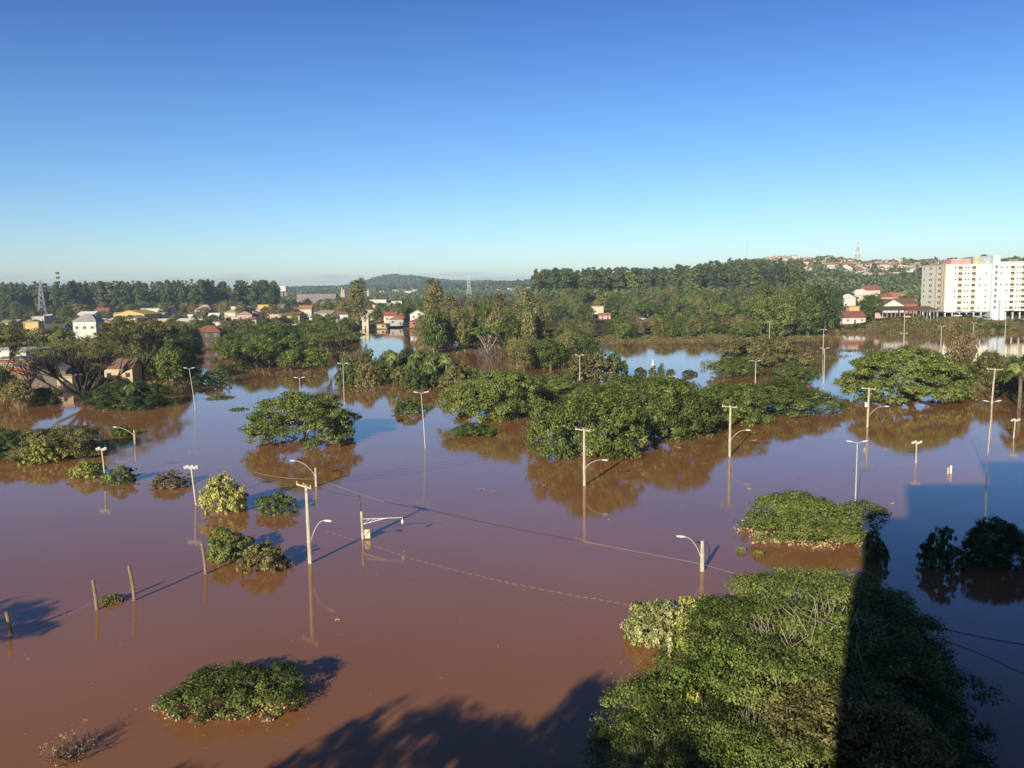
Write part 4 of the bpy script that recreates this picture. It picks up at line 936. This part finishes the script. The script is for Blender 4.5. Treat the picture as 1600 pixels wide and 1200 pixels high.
scatter(RD, 345, 500, 246, 355, 28, (5.5, 8.5), (3.8, 6.0), LB + ' right of the left channel', 'wooded bank right of the left channel', ('mid', 'bright', 'dark', 'mid'), 2, .55, avoid=chan, name='bank_tree')
scatter(RD, -60, 560, 360, 600, 80, (4.5, 7.5), (3.5, 5.5), 'garden tree between the roofs of the left town', 'garden trees of the left town', ('mid', 'mid', 'olive', 'dark'), 3, .9, avoid=chan, name='garden_tree')
scatter(RD + ['palm0'], 500, 552, 300, 480, 16, (6, 9), (3, 5), 'mixed tree left of the street channel', 'trees left of the street channel', ('olive', 'mid', 'brown'), 4, .6, avoid=chan, name='bank_tree')
scatter(['small0', 'small1', 'small2', 'round3'], 545, 725, 196, 250, 26, (4, 6.5), (2.6, 4.6), 'bushy tree on the island behind the middle lamp post', 'island thicket behind the middle lamp post', ('mid', 'olive', 'dark', 'mid'), 5, .55, name='thicket_tree')
scatter(['palm0', 'palm1'], 590, 720, 196, 240, 9, (6, 8), (2.6, 3.2), 'palm on the island behind the middle lamp post', 'island palms', (None,), 6, .6, name='palm_tree')
scatter(RD + ['column1', 'cone0'], 655, 850, 300, 420, 42, (9, 16), (3.4, 5.2), 'tall tree of the swamp wood in the middle', 'swamp wood in the middle', ('olive', 'olive', 'mid', 'mid'), 7, .62, avoid=chan, name='swamp_tree')
scatter(RD, 790, 920, 235, 350, 22, (5.5, 8.5), (3.2, 5), 'tree of the low wood left of the middle lake', 'low wood left of the middle lake', ('mid', 'mid', 'olive', 'dark'), 8, .62, name='low_wood_tree')
scatter(RD, 880, 1260, 366, 480, 90, (4.5, 7.5), (3.6, 5.6), 'tree on the far shore of the middle lake', 'trees on the far shore of the middle lake', ('mid', 'olive', 'mid', 'brown', 'bright'), 9, .62, avoid=lambda p, D: 920 < p < 958 and D < 560, name='shore_tree')
scatter(RD, 1180, 1306, 368, 440, 13, (15, 21), (6.5, 9), 'large dense tree at the left of the right hand lake', 'large trees left of the right hand lake', ('mid', 'dark', 'mid'), 10, .5, name='large_tree')
scatter(EU, 836, 1250, 780, 960, 230, (26, 31), (5.2, 7.5), 'tall eucalyptus of the right forest', 'right eucalyptus forest', ('euca', 'euca', 'mid'), 11, .45, name='eucalyptus_tree')
scatter(RD, 840, 1240, 490, 780, 110, (8, 13), (5, 7.5), 'tree between the lake shore and the eucalyptus forest', 'trees before the eucalyptus forest', ('mid', 'olive', 'euca', 'bright'), 19, .6, avoid=lambda p, D: 920 < p < 958 and D < 565, name='slope_tree')
scatter(EU + RD, 1190, 1330, 520, 720, 34, (12, 18), (5, 7), 'broad tree at the right end of the eucalyptus forest', 'woods beside the right village', ('mid', 'euca', 'olive'), 12, .6, name='forest_edge_tree')
scatter(EU, -60, 330, 860, 1010, 150, (30, 36), (4.8, 7), 'tall tree of the left forest', 'left forest', ('euca', 'dark', 'euca'), 13, .5, name='forest_tree')
scatter(EU, 322, 432, 880, 1010, 50, (28, 35), (4.8, 7), 'tall tree at the right end of the left forest', 'left forest, right end', ('euca', 'dark'), 14, .5, name='forest_tree')
scatter(RD, -60, 560, 640, 860, 90, (7, 13), (5, 8), 'tree at the foot of the left forest', 'trees before the left forest', ('mid', 'olive', 'dark', 'brown'), 15, .7, name='forest_edge_tree')
scatter(RD, 440, 840, 560, 1250, 90, (7, 12), (5, 8), 'tree behind the town below the rounded hill', 'trees behind the town', ('mid', 'olive', 'dark', 'brown'), 16, .8, name='town_tree')
scatter(RD, 1305, 1440, 470, 760, 22, (6, 10), (4, 6.5), 'garden tree between the houses of the right village', 'garden trees of the right village', ('mid', 'olive', 'bright'), 17, .9, name='garden_tree')
P = at(1362, 462); put('round2', (P[0], 462, tz(P[0], 462)), 8, 12.5, 1, 'village_tree', 'large round tree above the yellow house on the right bank', 'tree')
scatter(['small0', 'small1'], 1425, 1485, 404, 415, 7, (3, 5), (2.5, 4), 'bush on the grassy bank below the white apartments', 'bushes on the bank below the apartments', ('mid', 'olive'), 18, .6, name='bank_bush')
# far woods: nobody could count these
def woods(name, boxes, label, seed, mkey, leafsz, per, R, H):
    rng = np.random.RandomState(seed); C = []
    for p0, p1, D0, D1, n in boxes:
        px_ = rng.uniform(p0, p1, n); D = rng.uniform(D0, D1, n); X = (px_ - 800) / FPX * D * .9945
        C.append(np.stack([X, D, terrain(X, D)], -1))
    C = np.concatenate(C); n = len(C); r = norm(rng.normal(size=(n, per, 3))); r[..., 2] = np.abs(r[..., 2]) * rng.choice([1, 1, -.6], (n, per))
    rad = rng.uniform(.7, 1.3, (n, 1, 1)) * R; P = C[:, None] + r * rad * np.array([1, 1, .75]) + np.array([0, 0, H * .6]) * rng.uniform(.8, 1.3, (n, 1, 1))
    N = norm(r + rng.normal(0, .3, r.shape)).reshape(-1, 3); T = (rng.normal(.5, .18, (n, 1)) + rng.normal(0, .08, (n, per))).ravel()
    me = leaf_mesh(name, P.reshape(-1, 3), N, rng.uniform(.7, 1.3, n * per) * leafsz, T, LF[mkey], rng, asp=.8)
    tag(link(name, me), label, 'woodland', kind='stuff')
woods('hillside_woodland', [(800, 1480, 760, 1040, 2600), (800, 1180, 1000, 1500, 900), (1180, 1480, 1000, 1480, 330), (1480, 1700, 1000, 1500, 500), (440, 860, 1250, 2300, 2200), (-300, 440, 1000, 1700, 1200), (1440, 1800, 500, 1000, 500)], 'unbroken far woodland covering the slopes behind the town', 31, 'euca', 3.4, 16, 4.6, 8)
woods('ridge_woodland', [(400, 900, 2300, 4600, 4200), (-400, 440, 1700, 3500, 1500), (860, 1800, 1500, 2600, 1500)], 'far woods on the rounded hill and the horizon ridges', 32, 'dark', 10, 12, 11, 10)
# bank scrub
def scrub(name, boxes, label, seed, mkey, leaf=.5, R=1.6, per=26, H=1.4):
    rng = np.random.RandomState(seed); C = []
    for p0, p1, D0, D1, n in boxes:
        px_ = rng.uniform(p0, p1, n); D = rng.uniform(D0, D1, n); X = (px_ - 800) / FPX * D * .9945; C.append(np.stack([X, D, np.maximum(terrain(X, D), -.3)], -1))
    C = np.concatenate(C); n = len(C); r = norm(rng.normal(size=(n, per, 3))); r[..., 2] = np.abs(r[..., 2])
    P = C[:, None] + r * R * rng.uniform(.6, 1.4, (n, 1, 1)) * np.array([1, 1, H / R]) * (rng.rand(n, per, 1) ** .4)
    T = (rng.normal(.5, .2, (n, 1)) + rng.normal(0, .1, (n, per))).ravel()
    me = leaf_mesh(name, P.reshape(-1, 3), norm(r + rng.normal(0, .4, r.shape)).reshape(-1, 3), rng.uniform(.7, 1.3, n * per) * leaf, T, LF[mkey], rng)
    tag(link(name, me), label, 'undergrowth', kind='stuff')
scrub('bank_scrub', [(-60, 300, 255, 330, 260), (345, 550, 300, 420, 300), (655, 900, 330, 400, 300), (880, 1320, 358, 385, 520), (1300, 1600, 400, 424, 260), (1100, 1270, 232, 262, 120), (60, 300, 196, 232, 120)], 'mixed green scrub along the flooded banks', 41, 'olive')
scrub('dry_reeds', [(660, 900, 300, 352, 130), (940, 1320, 352, 372, 650), (540, 730, 190, 215, 90), (1310, 1450, 398, 408, 90), (1150, 1330, 268, 276, 90), (350, 480, 238, 248, 50)], 'brown dry reeds and weeds standing along the shore', 42, 'brown', leaf=.45, R=1.3, H=1.0)
# ------------------------------------------------------------------ poles, lamps, wires
POLE = mat('pole_concrete', (.62, .54, .40), (.40, .34, .25), 1.6, .85, bump=.2, stretch=(3, 3, .5))
WHT = mat('white_lamp_paint', (.72, .72, .69), (.62, .62, .58), 2, .35, spec=.5)
GALV = mat('lamp_post_galvanised', (.56, .54, .48), (.42, .40, .36), 2, .5)
WOOD = mat('post_wood', (.34, .24, .14), (.17, .12, .08), 5, .9, bump=.5, stretch=(3, 3, .6))
CABLE = mat('cable_black', (.03, .03, .03), None, 1, .5)
CABLEW = mat('cable_pale', (.36, .30, .25), None, 1, .6)
PORC = mat('insulator_porcelain', (.55, .50, .42), None, 2, .3)
XDIR = np.array([.70, -.71, 0])
def lamp_arm(e, P0, P1, sag=.3, up=.5, head=(.42, .17, .10), m=GALV, nm='lamp_arm'):
    P0, P1 = np.array(P0, float), np.array(P1, float); d = P1 - P0; pts = []
    for i in range(9):
        t = i / 8; p = P0 + d * np.array([t ** 1.35, t ** 1.35, 0]); p[2] = P0[2] + d[2] * math.sin(t * PI / 2) ** 1.1; pts.append(p)
    MB().tube(pts, .035, 5).obj(nm, m, e)
    dr = norm(np.array([d[0], d[1], 0.0])); Rm = np.stack([dr, np.array([-dr[1], dr[0], 0]), np.array([0, 0, 1.0])], 1)
    MB().ell(P1 + dr * head[0] * .7, head, 10, 6, Rm).obj('lamp_head', WHT, e, smooth=True)
TOPS = {}
def utility_pole(key, x, yb, yt, label, arm=None, r=.16, cross=True, group=None, xlen=1.15, xt=None):
    P = gp(x, yb); H = top_h(P, yt); e = empty('utility_pole', (P[0], P[1], 0), 0, label, 'utility pole', group)
    lean = 0.0
    if xt is not None:
        lean = (xt - x) * P[1] / FPX
    MB().tube([(0, 0, -1.5), (lean * .5, 0, H * .5), (lean, 0, H)], [r * 1.12, r, r * .78], 10).obj('shaft', POLE, e)
    if cross:
        c = np.array([lean, -.02, H - .12]); R_ = np.stack([XDIR, np.array([.71, .70, 0]), np.array([0, 0, 1.0])], 1)
        MB().box(-xlen, xlen, -r - .1, -r + .002, -.06, .08, R_, c).obj('crossarm', POLE, e)
        for s in (-1, 0, 1):
            q = c + R_ @ np.array([s * (xlen - .08), -r - .05, 0]); MB().tube([q + [0, 0, .081], q + [0, 0, .2], q + [0, 0, .3]], [.03, .07, .05], 6).obj('insulator', PORC, e)
            TOPS[(key, s)] = np.array([P[0], P[1], 0]) + q + [0, 0, .3]
        q1 = c + R_ @ np.array([xlen * .45, -r - .05, -.06]); MB().tube([q1, c + R_ @ np.array([0, -r, -.6])], .02, 4).obj('brace', GALV, e)
    if arm:
        (x0, y0, x1, y1) = arm
        z0 = top_h(P, y0); z1 = top_h(P, y1); dx = (x1 - x0) * P[1] / FPX; f = z0 / H * lean
        lamp_arm(e, (f + math.copysign(r, dx), 0, z0), (f + dx, dx * -.35, z1))
        MB().tube([(f, 0, z0 - .05), (f, 0, z0 + .05)], r * 1.2, 10).obj('clamp', GALV, e)
    b = MB()
    for z in (H * .22, H * .55): b.tube([(lean * z / H, 0, z - .03), (lean * z / H, 0, z + .03)], r * 1.1, 10)
    b.obj('strap', GALV, e)
    return e, P, H
GP_ = 'crossarm utility poles'
A_, PA, HA = utility_pole('A', 485, 880, 757, 'nearest crossarm utility pole with curved lamp arm in open water', (486, 846, 515, 811), group=GP_, xt=483)
utility_pole('B', 913, 759, 670, 'second crossarm utility pole in front of the largest middle tree', (914, 731, 942, 717), group=GP_)
utility_pole('C', 1140, 713, 634, 'third crossarm utility pole at the end of the middle trees', (1142, 688, 1165, 671), group=GP_, xt=1140)
E_, PD, HD = utility_pole('D', 1355, 667, 606, 'fourth crossarm utility pole with a white transformer before the wide layered tree', (1357, 651, 1380, 634), group=GP_, xt=1356)
MB().tube([(-.38, -.25, HD * .52), (-.38, -.25, HD * .52 + .75)], .24, 10).obj('transformer', WHT, E_)
utility_pole('E', 1549, 632, 576, 'rightmost crossarm utility pole before the apartment reflection', group=GP_, xlen=1.4, xt=1552)
e, P, H = utility_pole('S1', 494, 760, 731, 'short half sunken pole with a lamp arm reaching left over the umbrella tree reflection', (492, 743, 456, 722), cross=False, r=.14)
e, P, H = utility_pole('S2', 1097, 892, 845, 'short half sunken pole with a lamp arm reaching up left near the corner grove', (1095, 868, 1068, 841), cross=False, r=.17)
e, P, H = utility_pole('S3', 211, 696, 672, 'short white pole with a lamp arm left of the umbrella tree', (209, 680, 176, 669), cross=False, r=.15)
# pole with truss bracket, box and aerial
P = gp(567, 842); H = top_h(P, 799); px1 = P[1] / FPX
e = empty('signal_pole', (P[0], P[1], 0), 0, 'short pole with white truss bracket, hanging lamp and pale meter box', 'utility pole')
MB().tube([(0, 0, -1.5), (-.05, 0, H)], [.15, .13], 10).obj('shaft', POLE, e)
MB().tube([(-.05, 0, H), (-.2, 0, top_h(P, 773))], .018, 4).obj('aerial', CABLE, e)
xe = (632 - 567) * px1; za, zb_, ze = top_h(P, 811), top_h(P, 819), top_h(P, 808)
b = MB(); top = [(0.1 + (xe - .1) * t, -.3 * t, za + (ze - za) * t) for t in np.linspace(0, 1, 8)]; b.tube(top, .03, 5)
low = [(0.1 + (xe - .1) * t * .62, -.3 * t * .62, zb_ + (ze - .04 - zb_) * t) for t in np.linspace(0, 1, 5)]; b.tube(low, .03, 5)
for i in range(4): b.tube([low[i], top[min(7, i + 1)]], .018, 4); b.tube([low[i + 1], top[min(7, i + 1)]], .018, 4)
b.obj('truss_bracket', WHT, e)
MB().tube([(xe, -.3, ze), (xe, -.3, ze - .15), (xe, -.3, ze - .22), (xe, -.3, ze - .5), (xe, -.3, ze - .62)], [.02, .03, .12, .14, .05], 8).obj('hanging_lamp', WHT, e)
MB().box(.2, .72, -.22, .1, .12, .92).obj('meter_box', mat('meter_box_cream', (.72, .68, .55), None, 2, .5), e)
MB().box(-.16, .22, -.16, .12, .45, .52).obj('bracket', GALV, e)
# double lamp posts
def lamp_post(x, yb, yt, label, group='double headed lamp posts', r=.062, w_=1.05, rz=0.0, xt=None, hd=.42):
    P = gp(x, yb); H = top_h(P, yt); e = empty('street_lamp', (P[0], P[1], 0), rz, label, 'street lamp', group)
    lean = 0 if xt is None else (xt - x) * P[1] / FPX
    MB().tube([(0, 0, -1.5), (lean * .45, 0, H * .45), (lean, 0, H - .12)], [r * 1.3, r * 1.1, r * .8], 8).obj('pole', GALV, e)
    MB().tube([(lean - w_ * .5, 0, H), (lean, 0, H - .14), (lean + w_ * .5, 0, H)], .035, 5).obj('bracket', GALV, e)
    for s in (-1, 1):
        Rm = np.array([[math.cos(.16 * s), 0, -math.sin(.16 * s)], [0, 1, 0], [math.sin(.16 * s), 0, math.cos(.16 * s)]])
        MB().ell((lean + s * w_ * .72, 0, H + .03), (hd, .15, .085), 10, 6, Rm).obj('lamp_head', WHT, e, smooth=True)
for a in ((306, 641, 575, 'tall double lamp post standing alone in the left channel', dict(xt=299)), (665, 700, 613, 'double lamp post in the open water left of the middle trees', dict(xt=660)),
          (538, 632, 568, 'double lamp post behind and right of the umbrella tree'), (470, 640, 590, 'double lamp post directly behind the umbrella tree'),
          (906, 612, 555, 'double lamp post on the left shore of the middle lake', dict(r=.09)), (1180, 608, 564, 'double lamp post behind the right end of the long middle clump', dict(r=.09)),
          (1336, 800, 690, 'double lamp post rising from the round tree crown by the building shadow', dict(rz=.0)), (1541, 738, 627, 'tall double lamp post at the right edge above the building shadow', dict(xt=1545)),
          (1287, 600, 544, 'near one of the two aligned double lamp posts left of the wide layered tree', dict(r=.09)), (1286, 552, 515, 'far one of the two aligned double lamp posts left of the wide layered tree', dict(r=.10)),
          (1411, 570, 521, 'double lamp post behind the wide layered tree', dict(r=.10)), (1202, 535, 502, 'double lamp post by the large trees left of the right hand lake', dict(r=.11)),
          (1470, 540, 510, 'double lamp post before the left face of the apartment reflection', dict(r=.11)), (1520, 537, 504, 'double lamp post before the bank under the stair tower', dict(r=.11)),
          (1412, 535, 487, 'thin lamp post on the bank of the right hand lake', dict(r=.10)), (1570, 530, 497, 'double lamp post at the right end of the bank', dict(r=.11)), (1050, 612, 588, 'short lamp post sticking out of the back of the long middle clump', dict(r=.08))):
    lamp_post(*a[:4], **(a[4] if len(a) > 4 else {}))
# floodlight posts
def flood_post(x, yb, yt, label, n=6, w_=1.7, xt=None, r=.09):
    P = gp(x, yb); H = top_h(P, yt); e = empty('floodlight_post', (P[0], P[1], 0), 0, label, 'floodlight post', 'sports field floodlight posts')
    lean = 0 if xt is None else (xt - x) * P[1] / FPX
    MB().tube([(0, 0, -1.5), (lean, 0, H)], [r * 1.3, r], 8).obj('pole', POLE, e)
    R_ = np.array([[math.cos(-.25), -math.sin(-.25), 0], [math.sin(-.25), math.cos(-.25), 0], [0, 0, 1]])
    MB().box(-w_ / 2, w_ / 2, -.05, .05, -.05, .05, R_, (lean, 0, H)).obj('crossbar', GALV, e)
    for i in range(n):
        xx = -w_ / 2 + (i + .5) * w_ / n if n > 4 else [-w_ / 2, -w_ / 2 + .3, w_ / 2 - .3, w_ / 2][i]
        c = R_ @ np.array([xx, -.05, .16 if i % 2 else .02]) + np.array([lean, 0, H])
        b = MB(); b.box(-.15, .15, -.10, .06, -.13, .13, np.array([[1, 0, 0], [0, .8, -.6], [0, .6, .8]]), c); b.obj('floodlight', WHT, e)
flood_post(308, 789, 731, 'six lamp floodlight post between reddish bush and yellow green bush', xt=302)
flood_post(166, 750, 702, 'four lamp floodlight post between two bright green bushes at left', 4, 1.2, xt=162)
flood_post(1431, 723, 692, 'small four lamp floodlight post in open water left of the building shadow', 4, .95)
flood_post(1583, 684, 657, 'small four lamp floodlight post near the right edge', 4, .95, xt=1585)
# goal corner / sign poking out
P = gp(1483, 740); e = empty('sunken_sign', (P[0], P[1], 0), 0, 'two pale board tips poking out of the water right of the four lamp post', 'sign')
MB().box(-.28, -.02, -.04, .04, -.6, .75).obj('board', mat('faded_board', (.62, .45, .36)), e); MB().box(.08, .30, -.04, .04, -.6, 1.0).obj('board', WHT, e)
# wooden posts
WP = []
for x, yb, yt, xt, lb in ((17, 993, 956, 13, 'leftmost leaning wooden fence post'), (152, 953, 906, 148, 'wooden fence post left of the dry grass clump'), (211, 938, 884, 205, 'wooden fence post right of the dry grass clump'), (322, 897, 849, 318, 'wooden fence post at the left edge of the green bush')):
    P = gp(x, yb); H = top_h(P, yt); lean = (xt - x) * P[1] / FPX; WP.append(np.array([P[0] + lean * .9, P[1], H * .9]))
    b = MB(); b.tube([(0, 0, -1), (lean * .4 + .02, .01, H * .4), (lean, 0, H - .08), (lean, 0, H)], [.13, .12, .115, .09], 9); o = b.obj('fence_post', WOOD); o.location = (P[0], P[1], 0)
    tag(o, lb, 'fence post', 'wooden fence posts in the lower left')
P = gp(1046, 1026); H = top_h(P, 995); o = MB().box(-.09, .09, -.09, .09, -1, H).obj('marker_post', mat('pale_post', (.62, .56, .34), None, 3, .8)); o.location = (P[0], P[1], 0)
tag(o, 'short pale square post below the heart leaved vine bush', 'post')
def wire(P0, P1, sag, r, label, m=CABLE, n=16, group=None, zmin=.03):
    P0, P1 = np.array(P0, float), np.array(P1, float); pts = []
    for i in range(n + 1):
        t = i / n; p = P0 + (P1 - P0) * t; p[2] = max(zmin, p[2] - 4 * sag * t * (1 - t)); pts.append(p)
    tag(MB().tube(pts, r, 4).obj('power_cable', m), label, 'cable', group)
for a, c_, nm in (('A', 'B', 'nearest and the second'), ('B', 'C', 'second and the third'), ('C', 'D', 'third and the fourth'), ('D', 'E', 'fourth and the rightmost')):
    for s in (-1, 0, 1):
        wire(TOPS[(a, s)], TOPS[(c_, s)], 1.0, .007, 'thin overhead wire between the %s crossarm pole' % nm, group='overhead wires, %s pole' % nm)
for i in range(3): wire(WP[i] * [1, 1, .35], WP[i + 1] * [1, 1, .35], .5, .008, 'slack fence wire between the wooden posts, %s span' % ['left', 'middle', 'right'][i], CABLEW)
wl = [gp(398, 738, .8), gp(448, 741, .5), gp(494, 748, .9)]; wire(wl[0], wl[2], .3, .022, 'pale cable reaching the short pole over the tree reflection', CABLEW)
line = [gp(505, 752, .6), gp(600, 784, .04), gp(665, 795, .03), gp(760, 817, .03), gp(912, 846, .05), gp(1000, 863, .06), gp(1096, 881, .5), gp(1205, 913, .3)]
for i in range(len(line) - 1):
    wire(line[i], line[i + 1], 0.0, .018 if i in (0, 4, 5, 6) else .016, 'fallen cable lying on the water from the short pole towards the corner grove, piece %s' % ['one', 'two', 'three', 'four', 'five', 'six', 'seven'][i], CABLEW if i in (0, 4, 5, 6) else CABLE, n=3, group='fallen cable across the open water')
line = [gp(510, 830, .05), gp(575, 850, .03), gp(640, 872, .03), gp(720, 893, .03), gp(800, 912, .03), gp(900, 931, .03), gp(985, 945, .04)]
b = MB()
for i in range(len(line) - 1):
    for k in range(7):
        t0 = k / 7; p = line[i] * (1 - t0) + line[i + 1] * t0; q = line[i] * (1 - t0 - .09) + line[i + 1] * (t0 + .09); b.tube([p, q], .014, 4)
tag(b.obj('float_line', CABLEW), 'dotted pale line of floats running from the meter box to the vine bush', 'rope')
wire(gp(1410, 962, .4), gp(1640, 1012, 1.2), .3, .03, 'dark cable over the shaded water right of the corner grove')
wire(TOPS[('A', 1)], gp(562, 776, 2.5), .2, .012, 'thin wire from the nearest pole to the aerial of the short truss pole')
# ------------------------------------------------------------------ floating things
DRY = mat('wet_dry_grass', (.22, .17, .10), (.10, .08, .04), 3, .9)
rngn = np.random.RandomState(77)
def raft(x, y, w_, d, h, n, label, mk, leaf, name='floating_debris', cat='debris', group=None):
    P = gp(x, y); r = norm(rngn.normal(size=(n, 3))); r[:, 2] = np.abs(r[:, 2]); V = r * (rngn.rand(n, 1) ** .4) * np.array([w_, d, h]); V[:, 2] += .01
    me = leaf_mesh(name, V, norm(rngn.normal(size=(n, 3)) + [0, 0, .8]), np.full(n, leaf) * rngn.uniform(.6, 1.3, n), rngn.normal(.5, .2, n), LF[mk], rngn)
    tag(link(name, me, None, (P[0], P[1], 0)), label, cat, group)
raft(175, 940, 1.0, .9, .55, 900, 'flattened clump of dry grass caught between two wooden posts', 'olive', .14, 'grass_clump', 'grass clump')
raft(345, 622, 3.2, 3.5, .25, 260, 'patch of floating branches and leaves right of the left channel lamp post', 'dark', .5)
raft(372, 640, 2.0, 2.6, .2, 160, 'smaller patch of floating leaves left of the umbrella tree', 'dark', .4)
raft(1046, 543, 9, 3, .3, 160, 'thin brown reed patch in the middle lake', 'brown', .6)
raft(1330, 548, 14, 3, .5, 300, 'brown reed line in the right hand lake', 'brown', .6)
raft(900, 595, 5, 3, .4, 200, 'brown floating mat below the lamp post of the middle lake', 'brown', .5)
for x, y, s in ((750, 765, .30), (773, 767, .26), (528, 968, .16), (595, 855, .10), (632, 862, .14), (950, 812, .12), (1170, 764, .22), (1178, 688, .3), (850, 758, .15), (700, 820, .08), (778, 1010, .08), (690, 1060, .06), (45, 1030, .08), (150, 1020, .07), (100, 960, .1), (580, 1085, .06), (1395, 787, .2), (1060, 700, .3)):
    raft(x, y, s * 1.6, s * 1.2, .05, 26, 'scrap of tan debris drifting on the brown water', 'dead', s * .6, group='scraps of drifting debris')
_V = []; _rs = np.random.RandomState(15)
for cx_, cy_, n_, sp_ in ((430, 820, 40, 60), (1250, 870, 60, 90), (700, 900, 40, 260), (360, 1140, 40, 110), (200, 1040, 30, 160), (900, 790, 30, 160), (1010, 1030, 30, 60), (900, 700, 60, 120), (470, 705, 30, 90), (1420, 650, 40, 110)):
    for q in range(n_):
        P = gp(cx_ + _rs.normal(0, sp_), cy_ + _rs.normal(0, sp_ * .25)); _V.append((P[0], P[1], .012))
_V = np.array(_V); n_ = len(_V)
tag(link('floating_leaf_litter', leaf_mesh('floating_leaf_litter', _V, norm(_rs.normal(size=(n_, 3)) * .15 + [0, 0, 1]), _rs.uniform(.05, .16, n_), _rs.normal(.5, .25, n_), LF['dead'], _rs)), 'tiny leaves and straw scattered over the muddy water', 'leaf litter', kind='stuff')
# banana leaf tips in front of the round crown
for x, y, lb in ((1158, 862, 'left'), (1185, 868, 'right')):
    P = gp(x, y); e = empty('banana_plant', (P[0], P[1], 0), 0, 'half drowned banana leaves left of the round tree crown, %s plant' % lb, 'plant')
    for i in range(4):
        t = i * 1.6 + .4; dr = np.array([math.cos(t) * .6, math.sin(t) * .6, 0]); V = []; 
        b = MB(); pts = [np.array([0, 0, -.2]) + dr * s * .9 + np.array([0, 0, 1.6 * s - 1.15 * s * s]) for s in np.linspace(0, 1.1, 6)]; sd_ = np.array([-math.sin(t), math.cos(t), 0])
        for k in range(5):
            w0, w1 = .22 * math.sin(PI * min(1, k / 5 + .08)), .22 * math.sin(PI * min(.98, (k + 1) / 5)); b.poly([pts[k] - sd_ * w0, pts[k] + sd_ * w0, pts[k + 1] + sd_ * w1, pts[k + 1] - sd_ * w1])
        b.obj('leaf', mat('banana_leaf', (.22, .26, .05), (.12, .18, .03), 3, .5), e)
# small white statue in the middle lake
P = gp(1020, 578); e = empty('white_statue', (P[0], P[1], 0), 0, 'small white statue standing in the middle lake among bush tips', 'statue')
MB().box(-.6, .6, -.6, .6, -1, .7).obj('pedestal', WHT, e); MB().tube([(0, 0, .71), (0, 0, 1.8), (0, 0, 2.4), (0, 0, 2.7), (0, 0, 3.0)], [.42, .36, .14, .22, .05], 8).obj('figure', WHT, e)
